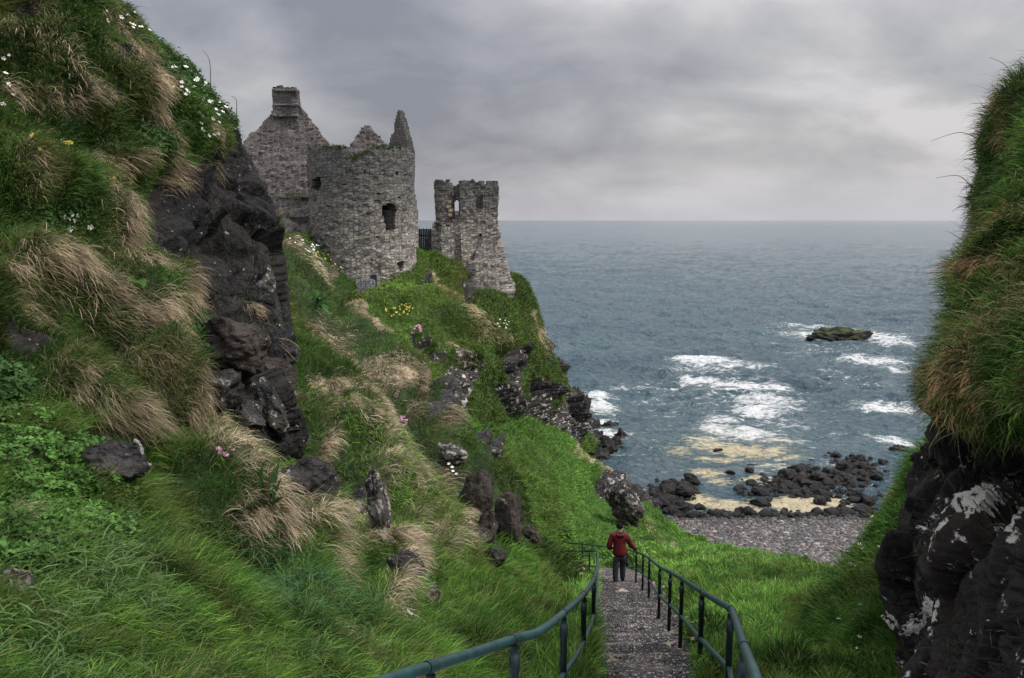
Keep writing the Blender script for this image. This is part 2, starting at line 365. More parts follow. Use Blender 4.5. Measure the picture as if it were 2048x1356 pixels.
# ------------------------------------------------------------------ terrain: lofted sheets
def arr(rows): return np.array(rows, float)
def roll_rows(rows, k1=(-8, 6, 1.15), k2=(-70, 40, 1.45)):
    out = []
    for r in rows:
        x, y, d = r[-1]
        out.append(list(r) + [(x + k1[0], y + k1[1], d * k1[2]), (x + k2[0], y + k2[1], d * k2[2])])
    return out
SHEETS = {}
LK = 1.0
def sheet(name, rows, nr, nc, mat, rock=(), ledges=(), dry=(), lich=(), bare=(), rough=1.0, rockamp=1.0, flip=False, label=None, leafy=(), seed=0, tuss=1.0, fade=0, dryw=.5, patchy=0):
    C = arr(rows); C[..., 2] = np.log(C[..., 2])
    C = catmull(C, nr); C = catmull(np.swapaxes(C, 0, 1), nc); C = np.swapaxes(C, 0, 1)
    px, py, d = C[..., 0].ravel(), C[..., 1].ravel(), np.exp(C[..., 2]).ravel()
    V = P(px, py, d); Fc = grid_faces(nr, nc); n = normals_of(V, Fc)
    if ((V - EYE) * n).sum() > 0: n = -n; Fc = Fc[:, ::-1]
    n0 = n.copy(); stp = np.zeros(len(V)); hol = np.zeros(len(V))
    jx = 22 * fbm(V / (d[:, None] * .06), 3, seed + 5); jy = 22 * fbm(V / (d[:, None] * .06) + 50, 3, seed + 6)   # ragged borders
    rk = np.zeros(len(V)); dr = np.zeros(len(V)); lc = np.zeros(len(V)); br = np.zeros(len(V)); lf = np.zeros(len(V)); amp = np.ones(len(V))
    for pts, w in rock: rk = np.maximum(rk, softpoly(px + jx, py + jy, pts, w))
    for pts, w in dry:
        q, _, _ = polydist(px + jx * .6, py + jy * .6, pts); dr = np.maximum(dr, 1 - sstep(q, w * .2, w * 1.1)); we = min(w, 26) * dryw; stp = np.maximum(stp, 1 - sstep(q, we * .3, we))
    for pts, w in lich: lc = np.maximum(lc, softpoly(px + jx, py + jy, pts, w))
    for pts, w in bare: br = np.maximum(br, softpoly(px, py, pts, w))
    for pts, w in leafy: lf = np.maximum(lf, softpoly(px + jx, py + jy, pts, w))
    if patchy: rk *= sstep(fbm(V / (.045 * d)[:, None], 3, seed + 90), -.55, -.2)
    disp = np.zeros(len(V))
    for pts, h, wu, wd in ledges:
        q, s, tt = polydist(px + jx * .35, py + jy * .35, pts)
        ends = sstep(tt, -.01, .12) * (1 - sstep(tt, .9, 1.01))
        disp += LK * h * np.where(s > 0, np.exp(-(q / wd) ** 2), np.exp(-(q / (wu * .55)) ** 2)) * np.clip(ends, .0, 1)
        hol = np.maximum(hol, np.where(s > 0, np.exp(-((q - 1.5 * wd) / (1.1 * wd)) ** 2), 0) * ends)
        disp -= .75 * LK * h * np.where(s > 0, np.exp(-((q - 2.2 * wd) / (1.6 * wd)) ** 2), 0) * ends
    for k, lam in enumerate((.35, .8, 1.7, 3.6, 7.5)):
        wpx = lam * F_PX / d
        w = sstep(wpx, 12, 30) * (1 - sstep(wpx, 420, 800))
        w = w * (.5 if lam > 3 else 1.0)
        disp += w * lam * .105 * rough * vnoise(V / lam, seed + 20 + k) * (1 - .3 * rk)
        if k in (1, 2, 3):
            tus = np.abs(vnoise(V / (lam * .7) + 9, seed + 40 + k)); disp += w * lam * .17 * tuss * rough * (.35 - tus) * (1 - rk)
    if rk.max() > 0:
        sel = rk > .01
        dd = d[sel][:, None]
        for lam, a in ((.13, .34), (.055, .36), (.024, .34), (.011, .26)):
            lamw = np.exp2(np.round(np.log2(lam * dd) * 2) / 2)
            X = V[sel] * np.array([1.0, 1.0, .8]) / lamw
            v_, ck = facets(X + .22 * np.stack([vnoise(X * .8 + 3 * q, q) for q in range(3)], 1), seed + 3)
            disp[sel] += rk[sel] * (v_ * a - .22 * a * np.exp(-(ck / .07) ** 2)) * lamw[:, 0] * rockamp
    disp *= 1 - .92 * br
    if fade: disp *= 1 - .75 * sstep(np.tile(np.linspace(0, 1, nc), nr), fade - .06, fade + .02)
    V = V + n * disp[:, None]; V[:, 2] -= .14 * br
    o = mesh_np(name, V, Fc, None, mat, attrs=dict(rock=rk, dry=dr, lich=lc))
    tag(o, label, None, None, 'structure')
    n = normals_of(V, Fc)
    SHEETS[name] = dict(V=V, F=Fc, n=n, px=px, py=py, d=d, rock=rk, dry=dr, strip=stp, n0=n0, hol=hol, bare=br, leafy=lf, ob=o)
    return o

SIL = [(255, 0), (300, 70), (345, 112), (400, 162), (440, 205), (468, 240), (490, 268), (505, 310), (520, 350), (545, 390), (560, 430)]
g_rows = [
 [(-200, 1000, 6.9), (0, 1000, 7.5), (150, 1010, 8.6), (280, 1000, 10.2), (400, 965, 12), (490, 945, 14.2), (560, 915, 16)],
 [(-200, 850, 7.3), (0, 860, 7.9), (150, 870, 8.8), (280, 880, 10), (400, 870, 11.7), (500, 880, 13.6), (566, 872, 15.6)],
 [(-200, 700, 8.5), (0, 710, 9), (150, 720, 10), (280, 730, 11.2), (400, 735, 12.8), (500, 740, 14.5), (568, 742, 16.5)],
 [(-200, 560, 9.8), (0, 570, 10.3), (150, 580, 11.5), (280, 590, 13), (400, 610, 15), (500, 640, 16.8), (577, 680, 18)],
 [(-200, 420, 11.2), (0, 430, 11.8), (150, 440, 13), (280, 450, 14.8), (400, 480, 17), (490, 520, 18.3), (550, 552, 19)],
 [(-200, 260, 12.7), (0, 270, 13.4), (130, 280, 14.7), (250, 300, 16.3), (380, 340, 18.3), (450, 380, 19.3), (530, 425, 20)],
 [(-200, 100, 14.3), (0, 110, 15), (110, 115, 16), (220, 130, 17.3), (330, 165, 18.8), (405, 215, 20.2), (466, 270, 21.3)],
 [(-200, -60, 16), (0, -50, 16.8), (80, -40, 17.5), (150, -35, 18.3), (160, -30, 19), (185, -15, 19.6), (205, 0, 20.2)],
 [(-200, -250, 18.5), (-120, -245, 19), (-80, -240, 19.6), (-40, -235, 20.2), (0, -230, 20.7), (40, -225, 21.2), (30, -220, 21.6)]]
sheet('steep_spur', roll_rows(g_rows), 330, 300, M_spur, seed=1, rough=1.15, fade=.76, dryw=.46,
 rock=[([(262, 400), (400, 330), (470, 262), (492, 290), (525, 350), (570, 430), (575, 520), (605, 650), (605, 715), (545, 690), (470, 640), (385, 610), (312, 545), (268, 460)], 14),
       ([(190, 90), (240, 100), (300, 150), (300, 185), (240, 170), (190, 130)], 14), ([(0, 0), (60, 10), (120, 90), (60, 70), (0, 30)], 12),
       ([(360, 655), (480, 625), (560, 690), (600, 700), (592, 800), (600, 900), (430, 905), (400, 860), (380, 760)], 14),
       ([(0, 655), (90, 665), (110, 715), (60, 735), (0, 700)], 12)],
 ledges=[([(10, 45), (80, 105), (150, 180), (210, 235), (250, 300), (310, 355)], .45, 120, 30),
         ([(180, 95), (240, 190), (300, 260), (340, 330), (400, 395)], .4, 110, 30),
         ([(300, 180), (360, 250), (420, 330)], .35, 90, 26),
         ([(0, 320), (60, 385), (120, 400), (180, 395), (225, 470), (260, 540), (370, 615)], .4, 100, 30),
         ([(0, 545), (90, 540), (180, 580), (260, 620), (330, 640)], .45, 90, 32),
         ([(60, 780), (130, 800), (180, 850), (270, 885)], .35, 80, 26),
         ([(265, 690), (310, 740), (350, 800), (440, 850)], .4, 90, 30),
         ([(430, 640), (500, 655), (560, 710)], .35, 60, 20)],
 dry=[([(10, 60), (70, 100), (150, 185), (175, 200)], 26), ([(60, 20), (110, 80)], 20), ([(190, 110), (240, 200), (300, 280), (345, 370)], 26), ([(200, 40), (260, 110), (310, 190)], 40),
      ([(180, 395), (215, 450), (235, 530), (300, 560), (370, 615)], 34), ([(0, 175), (90, 190), (180, 215)], 26), ([(0, 330), (40, 370), (60, 400)], 22),
      ([(0, 555), (90, 555), (180, 590), (270, 640), (330, 650)], 48), ([(20, 600), (110, 640), (150, 680)], 40), ([(80, 785), (130, 830), (200, 865)], 34), ([(265, 700), (310, 760), (370, 840), (430, 855)], 46),
      ([(150, 340), (250, 330)], 26), ([(380, 270), (420, 345)], 14), ([(440, 630), (500, 660), (535, 720)], 22), ([(180, 860), (270, 880)], 22), ([(200, 790), (250, 740)], 26), ([(150, 310), (230, 320)], 20)],
 leafy=[([(0, 430), (150, 430), (185, 500), (120, 515), (0, 480)], 16), ([(365, 640), (405, 650), (405, 720), (375, 710)], 10), ([(-200, 690), (30, 740), (60, 900), (-200, 900)], 20), ([(255, 250), (330, 330), (270, 330)], 10),
        ([(300, 90), (470, 260), (430, 280), (330, 190)], 14)])

a_rows = [
 [(-260, 1480, 3.2), (100, 1470, 3.6), (420, 1460, 4.2), (720, 1450, 5.4), (950, 1445, 6.6), (1110, 1440, 7.1), (1185, 1436, 7.2)],
 [(-230, 1320, 3.9), (120, 1320, 4.4), (440, 1325, 5.2), (750, 1330, 7.0), (980, 1335, 8.6), (1120, 1340, 9.4), (1184, 1345, 9.6)],
 [(-220, 1200, 4.5), (150, 1205, 5.1), (470, 1215, 6.3), (740, 1235, 8.6), (970, 1250, 11), (1120, 1265, 12.8), (1192, 1275, 13.2)],
 [(-200, 1040, 5.6), (180, 1070, 6.5), (480, 1120, 8.2), (700, 1150, 10.4), (920, 1175, 14), (1100, 1195, 18), (1198, 1212, 19)],
 [(-200, 870, 7), (200, 910, 8.2), (430, 970, 9.9), (610, 1030, 12), (810, 1070, 15.5), (980, 1115, 18.8), (1100, 1138, 21.3), (1197, 1167, 25)][0:3] + [(610, 1030, 12), (850, 1085, 16.2), (1070, 1133, 20.8), (1197, 1167, 25)],
 [(-200, 720, 9.2), (250, 800, 11.6), (470, 890, 14.6), (620, 910, 17.2), (810, 960, 20), (980, 1035, 22), (1088, 1086, 24)],
 [(-200, 620, 14), (300, 730, 18), (510, 785, 21), (640, 805, 22.7), (800, 825, 25.3), (950, 930, 27), (1032, 1045, 26)],
 [(-200, 560, 22), (350, 640, 25), (530, 690, 26.7), (660, 725, 28.5), (800, 765, 31), (920, 845, 32), (1000, 920, 31)],
 [(0, 520, 30), (400, 560, 32), (570, 615, 33.3), (660, 655, 35.7), (760, 695, 37.8), (840, 755, 37.5), (905, 835, 35.5)],
 [(200, 440, 38), (480, 480, 40), (590, 535, 41.2), (650, 595, 43), (700, 628, 44), (760, 670, 44), (838, 722, 42.5)],
 [(300, 400, 48), (520, 440, 51), (580, 485, 52), (630, 540, 52), (670, 588, 50), (708, 620, 48), (770, 665, 46.5)],
 [(350, 380, 58), (540, 430, 60), (605, 480, 60), (650, 525, 59), (690, 566, 57), (722, 592, 55), (770, 640, 52)]]
sheet('hillside', roll_rows(a_rows[:5], (12, 34, 1.0), (22, 120, 1.0)) + roll_rows(a_rows[5:6], (14, 24, 1.03), (30, 70, 1.08)) + roll_rows(a_rows[6:], (14, 14, 1.08), (40, 60, 1.25)), 430, 420, M_hill, seed=2,
 rock=[([(120, 895), (200, 880), (275, 890), (285, 945), (225, 975), (150, 960)], 12), ([(430, 880), (600, 870), (600, 905), (560, 925), (450, 915)], 12),
       ([(780, 1105), (830, 1110), (880, 1200), (860, 1225), (800, 1160)], 10), ([(880, 880), (930, 900), (990, 890), (985, 930), (930, 920)], 8), ([(555, 440), (600, 480), (565, 480)], 8),
       ([(845, 790), (880, 800), (880, 880), (850, 850)], 8)],
 ledges=[([(585, 790), (640, 860), (715, 905), (765, 950), (800, 1010), (835, 1070)], .6, 90, 26),
         ([(360, 860), (400, 930), (445, 985), (510, 1035), (570, 1075), (650, 1140)], .42, 110, 30),
         ([(690, 1090), (750, 1105), (795, 1125), (800, 1175), (745, 1255)], .36, 70, 26),
         ([(690, 612), (716, 650), (750, 700), (800, 760), (830, 800)], .75, 60, 22),
         ([(640, 880), (720, 900), (745, 950), (735, 1000)], .4, 60, 20),
         ([(840, 790), (860, 850), (890, 920), (960, 990)], .7, 60, 20),
         ([(560, 480), (610, 540), (650, 590), (690, 615)], .8, 60, 22),
         ([(860, 1030), (885, 1060), (890, 1120)], .35, 50, 18),
         ([(660, 740), (720, 790), (740, 850)], .5, 70, 22)],
 dry=[([(585, 795), (640, 865), (715, 905), (750, 930)], 18), ([(640, 900), (655, 940), (650, 1000)], 22), ([(720, 900), (750, 960), (745, 1010)], 26), ([(765, 960), (800, 1000), (830, 1065)], 22),
      ([(365, 865), (400, 935), (440, 985)], 24), ([(470, 1030), (560, 1080), (650, 1130), (655, 1150)], 30), ([(700, 1095), (790, 1115), (800, 1170), (750, 1255)], 24),
      ([(690, 615), (720, 655), (750, 700)], 8), ([(690, 720), (750, 740), (800, 780)], 30), ([(800, 780), (825, 790), (830, 830)], 14), ([(720, 790), (760, 820), (800, 870)], 40), ([(620, 760), (680, 780)], 18),
      ([(870, 1060), (890, 1120)], 20), ([(900, 1060), (930, 1100)], 20), ([(870, 1010), (940, 1020)], 28), ([(880, 930), (900, 980)], 14), ([(640, 640), (700, 700)], 26), ([(860, 860), (880, 900)], 10),
      ([(0, 1080), (40, 1130)], 34), ([(560, 1060), (640, 1090)], 10), ([(850, 960), (900, 980)], 22), ([(640, 1290), (720, 1330)], 30), ([(560, 500), (640, 580)], 9)],
 leafy=[([(-200, 850), (120, 890), (240, 970), (250, 1130), (120, 1180), (-200, 1180)], 30)], bare=[([(1160, 1480), (1182, 1150), (1420, 1150), (1420, 1480)], 8)])

c_rows = [
 [(1120, 1480, 6.6), (1200, 1470, 6.75), (1290, 1465, 6.8), (1390, 1465, 6.85), (1520, 1470, 6.8), (1700, 1475, 7.0), (1800.0, 1477.5, 7.1), (1900, 1480, 7.2)],
 [(1120, 1352, 9.4), (1200, 1356, 9.3), (1290, 1356, 9.3), (1390, 1352, 9.5), (1520, 1350, 9.6), (1700, 1350, 10), (1800.0, 1350.0, 10.0), (1900, 1350, 10)],
 [(1130, 1272, 13.3), (1200, 1276, 13.2), (1280, 1276, 13.2), (1360, 1272, 13.4), (1490, 1262, 14), (1650, 1258, 14.3), (1750.0, 1256.5, 14.4), (1850, 1255, 14.5)],
 [(1120, 1186, 21), (1190, 1192, 20.8), (1255, 1194, 20.5), (1320, 1192, 20.5), (1440, 1184, 21.2), (1610, 1190, 20.6), (1720.0, 1195.0, 20.2), (1830, 1200, 19.8)],
 [(1050, 1126, 33), (1160, 1132, 36.5), (1225, 1139, 35.5), (1290, 1138, 33.5), (1410, 1138, 31), (1600, 1153, 28.5), (1700.0, 1166.5, 27.22), (1800, 1180, 26)],
 [(980, 1020, 37), (1080, 1045, 39), (1160, 1062, 40.5), (1240, 1078, 41), (1340, 1090, 39.5), (1520, 1118, 36.5), (1650.0, 1140.5, 33.37), (1780, 1163, 30.5)],
 [(950, 926, 42), (1030, 941, 43.5), (1110, 976, 45), (1195, 1026, 46), (1280, 1046, 45), (1460, 1115, 41), (1640, 1158, 36), (1770, 1171, 32.5)],
 [(925, 821, 49), (1000, 834, 51), (1062, 854, 52.5), (1120, 880, 53), (1200, 948, 52), (1275, 1017, 49), (1440, 1109, 43.5), (1770, 1173, 33.5)],
 [(925, 830, 54), (1000, 845, 57), (1062, 865, 59), (1120, 893, 60), (1195, 952, 59), (1272, 1022, 56), (1440, 1118, 49), (1775, 1182, 40)],
 [(920, 880, 58), (990, 910, 61), (1050, 940, 63), (1110, 965, 65), (1180, 1000, 64), (1260, 1065, 60), (1430, 1165, 53), (1775, 1245, 48)]]
sheet('lower_slope', c_rows, 330, 260, M_low, seed=3, rough=.85, tuss=2.6,
 rock=[([(1180, 955), (1215, 950), (1272, 1000), (1300, 1050), (1265, 1060), (1235, 1030), (1195, 990)], 10)],
 dry=[([(1200, 940), (1230, 990)], 12), ([(1300, 1060), (1360, 1120)], 10), ([(1150, 900), (1200, 945)], 8)],
 bare=[([(1186, 1490), (1187, 1260), (1197, 1142), (1300, 1142), (1330, 1192), (1372, 1260), (1425, 1490)], 5)])

b_rows = [
 [(560, 500, 80), (690, 500, 80), (800, 500, 82), (900, 520, 84), (980, 530, 88), (1020, 545, 94), (1030, 560, 99)],
 [(580, 545, 65), (680, 552, 64), (770, 548, 66), (850, 507, 68), (915, 530, 75), (985, 560, 80), (1032, 555, 84)],
 [(600, 575, 59), (685, 578, 58), (765, 584, 59.5), (838, 520, 64), (897, 522, 68), (960, 588, 71), (1040, 562, 77)],
 [(640, 600, 52), (700, 598, 51), (780, 596, 53), (850, 565, 60), (922, 562, 65.5), (975, 600, 68.5), (1060, 596, 75.5)],
 [(660, 622, 48.5), (710, 608, 48), (800, 601, 50.5), (862, 606, 55), (935, 608, 58), (1005, 618, 66), (1078, 640, 77)],
 [(690, 650, 45.8), (750, 648, 46), (820, 645, 48), (900, 645, 51), (985, 650, 55), (1045, 668, 66), (1098, 688, 79)],
 [(720, 700, 44.3), (780, 700, 44.5), (850, 700, 46), (930, 702, 49.5), (1020, 712, 55), (1080, 725, 68), (1122, 740, 81)],
 [(760, 760, 43.3), (820, 770, 43.5), (880, 772, 45.5), (950, 782, 49), (1040, 775, 56), (1095, 785, 71), (1142, 795, 84)],
 [(800, 830, 43), (860, 840, 43.5), (920, 832, 46), (990, 832, 50), (1070, 832, 58), (1115, 845, 73), (1166, 856, 88)],
 [(850, 920, 43), (900, 920, 44), (960, 890, 48), (1040, 895, 54), (1110, 900, 64), (1150, 905, 77), (1200, 905, 89)]]
sheet('headland', roll_rows(b_rows, (-14, 5, 1.1), (-90, 22, 1.35)), 330, 300, M_head, seed=4, patchy=.15, fade=.78, rough=1.3, rockamp=1.1,
 rock=[([(1000, 700), (1050, 690), (1075, 760), (1020, 760)], 10), ([(825, 650), (870, 690), (930, 735), (985, 720), (1000, 740), (1060, 740), (1110, 770), (1150, 790), (1185, 880), (1150, 910), (1090, 870), (1010, 820), (960, 775), (940, 800), (942, 850), (905, 850), (870, 800), (830, 750)], 12),
       ([(842, 525), (856, 535), (846, 590), (832, 585)], 7), ([(925, 560), (950, 570), (955, 610), (930, 600)], 8), ([(1085, 650), (1110, 690), (1130, 740), (1110, 740)], 8), ([(895, 690), (960, 715), (930, 725)], 8)],
 ledges=[([(700, 604), (780, 610), (865, 612), (900, 645), (985, 655), (1020, 715)], .55, 34, 14), ([(800, 600), (850, 655), (905, 700), (960, 725)], .5, 34, 14), ([(845, 505), (800, 560), (770, 590)], .5, 30, 30)],
 dry=[([(760, 700), (820, 740)], 14), ([(920, 640), (1000, 680)], 16), ([(900, 690), (940, 720)], 12), ([(870, 590), (930, 600)], 14), ([(1060, 620), (1100, 700)], 14), ([(850, 540), (880, 600)], 10), ([(690, 560), (740, 590)], 16), ([(640, 540), (700, 590)], 14)],
 lich=[([(825, 650), (1000, 700), (1190, 880), (1000, 860), (830, 800)], 20)])

f_sil = [(2190, 60, 7.5), (2100, 165, 7.3), (2002, 268, 7.2), (1971, 350, 7.1), (1960, 440, 7.0), (1938, 540, 6.9), (1916, 650, 6.8), (1889, 750, 6.8), (1875, 800, 6.95), (1868, 892, 7.2), (1842, 1000, 7.2), (1802, 1080, 7.2), (1798, 1180, 7.1), (1822, 1280, 6.8), (1806, 1380, 6.5), (1760, 1500, 6.2)]
f_rest = [((2256, 45, 7), (2356, 30, 6.4), (2576, 20, 5.6)), ((2150, 160, 6.8), (2271, 150, 6.1), (2531, 150, 5.2)), ((2047, 262, 6.8), (2142, 262, 6.2), (2462, 265, 4.9)), ((2012, 352, 6.6), (2102, 354, 5.9), (2436, 360, 4.5)), ((1997, 445, 6.4), (2086, 452, 5.6), (2430, 465, 4.2)), ((1960, 546, 6.2), (2055, 556, 5.3), (2424, 580, 3.8)), ((1921, 656, 6.0), (2015, 668, 5.0), (2419, 700, 3.4)), ((1890, 772, 5.9), (1977, 792, 4.8), (2408, 830, 3.2)), ((1899, 820, 6.2), (1980, 850, 5.3), (2401, 880, 3.7)), ((1905, 918, 6.8), (1980, 932, 6.2), (2400, 990, 4.4)), ((1892, 1008, 6.6), (1960, 1010, 5.8), (2400, 1050, 4.0)), ((1866, 1088, 6.5), (1935, 1090, 5.4), (2400, 1120, 3.6)), ((1866, 1190, 6.3), (1935, 1192, 5.2), (2400, 1220, 3.4)), ((1872, 1290, 6.1), (1940, 1292, 5.1), (2400, 1310, 3.3)), ((1872, 1390, 5.8), (1940, 1392, 4.9), (2400, 1400, 3.1)), ((1850, 1500, 5.4), (1940, 1500, 4.6), (2400, 1510, 3.0))]
f_sil = [(2420, -420, 10.5), (2260, -140, 8.6)] + f_sil; f_rest = [((2560, -520, 10), (2800, -640, 9.4), (3300, -800, 8.6)), ((2370, -170, 8.1), (2520, -210, 7.6), (2900, -300, 7.0))] + f_rest
f_rows = [[(s[0] + 60, s[1] + 10, s[2] * 1.5), (s[0] + 14, s[1] + 4, s[2] * 1.14), s] + list(r) + [(r[-1][0] + 900, r[-1][1] + 20 - (120 if r[-1][1] < 0 else 0), r[-1][2] * .9)] for s, r in zip(f_sil, f_rest)]
sheet('right_cliff', f_rows, 370, 260, M_right, seed=5, rough=.75, tuss=1.5, rockamp=.9,
 rock=[([(1790, 775), (1850, 790), (1890, 815), (1975, 840), (2100, 858), (2500, 880), (2500, 1560), (1700, 1560), (1720, 1080), (1780, 960)], 12)],
 ledges=[([(2400, 880), (1990, 880), (1900, 850), (1830, 800)], .0, 60, 20)],
 dry=[([(1935, 770), (1965, 700), (2040, 640), (2100, 600)], 70), ([(1900, 740), (2000, 780)], 40), ([(1960, 480), (2048, 440)], 34), ([(1880, 560), (1990, 540)], 26), ([(2040, 240), (2030, 330)], 16), ([(1860, 720), (1900, 760)], 20), ([(2020, 540), (2060, 560)], 30)],
 lich=[([(1900, 1000), (1960, 985), (2060, 1020), (2060, 1110), (2000, 1060), (1950, 1060), (1910, 1130), (1885, 1120)], 12), ([(1795, 1230), (1860, 1180), (1880, 1230), (1830, 1250), (1790, 1330), (1770, 1330)], 9), ([(1795, 980), (1825, 980), (1830, 1010), (1795, 1010)], 8), ([(1815, 820), (1840, 820), (1850, 900), (1825, 900)], 8)],
 leafy=[([(1930, 290), (2048, 300), (2048, 400), (1925, 430)], 14)])

e_sil = [(1897, 856, 14), (1874, 898, 13.6), (1834, 936, 13.2), (1806, 991, 12.8), (1780, 1056, 12.4), (1752, 1098, 12), (1710, 1156, 11.5), (1648, 1236, 11), (1621, 1306, 10.4), (1613, 1396, 9.7), (1605, 1506, 8.8)]
e_rows = [[(x + 60, y + 40, d * 1.5), (x + 8, y + 12, d * 1.12), (x, y, d), (x + 45, y + 6, d * .95), (x + 110, y + 14, d * .90), (x + 330, y + 30, d * .82)] for x, y, d in e_sil]
sheet('right_bank', e_rows, 200, 130, M_hill, seed=6, rough=.8, tuss=1.2,
 dry=[([(1690, 1090), (1640, 1160), (1600, 1240), (1590, 1330)], 16), ([(1780, 990), (1740, 1030)], 20), ([(1800, 940), (1780, 1000)], 12)])
# ------------------------------------------------------------------ sea, beach
def sea_point(px, py): return atz(px, py, 0.0)
FOAM = [  # photograph position, half width, half height in px, strength, how yellow
 (1400, 722, 62, 10, 1.0, 0), (1470, 735, 80, 12, .75, 0), (1395, 764, 50, 8, .95, 0), (1480, 772, 90, 16, .8, 0), (1545, 776, 40, 8, .9, 0), (1520, 800, 80, 20, .85, 0), (1510, 825, 55, 16, 1.0, .3),
 (1430, 858, 40, 12, .9, .5), (1480, 866, 80, 14, .85, .4), (1560, 884, 50, 8, .8, .7), (1360, 905, 30, 9, .85, 1), (1430, 890, 60, 10, .8, .8), (1500, 905, 90, 14, .95, 1), (1440, 920, 60, 7, .9, 1), (1580, 915, 40, 10, .7, .8), (1560, 935, 70, 9, .6, .6),
 (1410, 945, 40, 12, .9, 1), (1440, 965, 34, 10, .75, 1), (1520, 960, 40, 10, .9, 1), (1400, 1000, 40, 16, .9, 1), (1450, 1012, 70, 12, .95, 1), (1600, 1012, 100, 20, 1.1, 1), (1660, 1005, 50, 14, 1.0, 1), (1550, 1025, 70, 10, 1.0, 1),
 (1680, 672, 110, 10, .95, 0), (1770, 682, 60, 14, .9, 0), (1620, 655, 70, 8, .55, 0), (1745, 722, 80, 9, .95, 0), (1790, 735, 50, 8, .6, 0), (1770, 820, 60, 14, .95, 0), (1730, 808, 50, 8, .6, 0), (1790, 885, 40, 14, .9, 0),
 (1455, 795, 150, 70, .34, .1), (1450, 900, 150, 60, .36, .6), (1430, 742, 90, 14, .55, 0), (1450, 842, 60, 10, .7, .2), (1400, 880, 50, 12, .7, .7), (1640, 700, 120, 16, .3, 0), (1700, 760, 90, 20, .26, 0), (1560, 850, 80, 20, .45, .2),
 (1185, 790, 44, 12, 1.0, 0), (1200, 815, 36, 16, .95, 0), (1190, 845, 40, 12, 1.0, 0), (1230, 775, 60, 6, .5, 0), (1215, 868, 40, 10, .8, 0), (1225, 905, 40, 6, .6, 0), (1280, 775, 60, 6, .45, 0), (1660, 960, 80, 14, .35, .2), (1700, 930, 60, 14, .45, .2), (1275, 992, 16, 8, .9, .8), (1330, 800, 80, 6, .35, 0)]
SW = []
for (fx, fy, hw, hh, st, ye) in FOAM:
    c = sea_point(fx, fy); a = sea_point(fx + hw, fy); b0 = sea_point(fx, fy - hh); b1 = sea_point(fx, fy + hh)
    SW.append((c[0], c[1], abs(a[0] - c[0]), abs(b0[1] - b1[1]) / 2, st, ye))
def foam_at(X, Y):
    f = np.zeros(X.shape); y = np.zeros(X.shape); wsum = np.full(X.shape, 1e-6)
    for cx_, cy_, a, b, st, ye in SW:
        r = np.sqrt(((X - cx_) / a) ** 2 + ((Y - cy_) / b) ** 2)
        w = 1.12 * st * (1 - sstep(r, .0, 1.75)); f = np.maximum(f, w); y += w * ye; wsum += w
    return f, y / wsum
def wave_z(X, Y):
    D = np.hypot(X, Y); z = np.zeros(X.shape)
    pts = np.stack([X, Y, np.zeros_like(X)], -1)
    for lam, am, an, s in ((26, .8, .25, 1), (12, 1.1, -.15, 2), (6.0, 1.1, .35, 3), (3.1, .95, -.3, 4), (1.6, .55, .1, 5)):
        c_, s_ = math.cos(an), math.sin(an)
        q = np.stack([(X * c_ + Y * s_) / (lam * .95), (-X * s_ + Y * c_) / lam, np.full_like(X, s * 3.7)], -1)
        nz = vnoise(q.reshape(-1, 3), 100 + s).reshape(X.shape)
        ridge = 1 - 2 * np.abs(nz); w = sstep(lam * F_PX / D * (24 / D + .02), .35, 1.0)
        z += am * w * (.6 * nz + .4 * (ridge - .5))
    return z * sstep(D, 70, 135) * .85
pyr = np.concatenate([[440.6, 441.0, 441.6], np.arange(442.5, 470, .8), np.arange(470, 700, 1.0), np.arange(700, 1180, 1.6)])
pxc = np.concatenate([np.arange(-3500, 300, 60), np.arange(300, 2500, 2.6), np.arange(2500, 6000, 60)])
r_ = FWD[None, None] + ((pxc - CX) / F_PX)[None, :, None] * RGT + ((CY - pyr) / F_PX)[:, None, None] * UPV
tt_ = -EYE[2] / r_[..., 2]; XS = EYE + tt_[..., None] * r_
XS[..., 2] = wave_z(XS[..., 0], XS[..., 1])
fo, ye = foam_at(XS[..., 0], XS[..., 1])
XS[..., 2] += fo * .10
SZ = XS.shape[:2]
m, t, b = new_mat('sea_water'); M_sea = m
ob = N(t, 'ShaderNodeTexCoord').outputs['Object']
fa = attr(t, 'foam'); ya = attr(t, 'yellow')
n1 = noisen(t, mapn(t, ob, (.12, .30, 1)), 1.0, 10, .72, .9); n2 = noisen(t, mapn(t, ob, (.9, 1.6, 1)), 1.0, 8, .7, .5); n3 = noisen(t, mapn(t, ob, (.012, .03, 1)), 1.0, 4, .5)
fm = mathn(t, 'ADD', fa, mathn(t, 'MULTIPLY', mathn(t, 'SUBTRACT', n1, .5), 2.2)); fm = mathn(t, 'ADD', fm, mathn(t, 'MULTIPLY', mathn(t, 'SUBTRACT', n2, .5), 3.0))
fm = mathn(t, 'MULTIPLY', rng(t, fm, .35, 1.0), rng(t, fa, .02, .12))
caps = mathn(t, 'MULTIPLY', rng(t, noisen(t, mapn(t, ob, (.10, .22, 1), (5, 3, 0)), 1.0, 9, .74, .3), .715, .75), .8)
fm = mathn(t, 'MAXIMUM', fm, caps)
deep = mixc(t, rng(t, n3, .38, .64), (.048, .090, .122), (.064, .118, .140))
deep = mixc(t, mathn(t, 'MULTIPLY', rng(t, fa, .02, .6), .5), deep, (.05, .115, .115))
foamc = mixc(t, rng(t, ya, .3, .8), (.70, .72, .73), (.50, .44, .30))
t.links.new(mixc(t, fm, deep, foamc), b.inputs['Base Color'])
t.links.new(rng(t, fm, 0, 1, .08, .8), b.inputs['Roughness']); b.inputs['IOR'].default_value = 1.333
t.links.new(rng(t, fm, 0, 1, .5, .1), b.inputs['Specular IOR Level'])
bn = noisen(t, mapn(t, ob, (.75, .85, 1)), 1.0, 5, .62, .3)
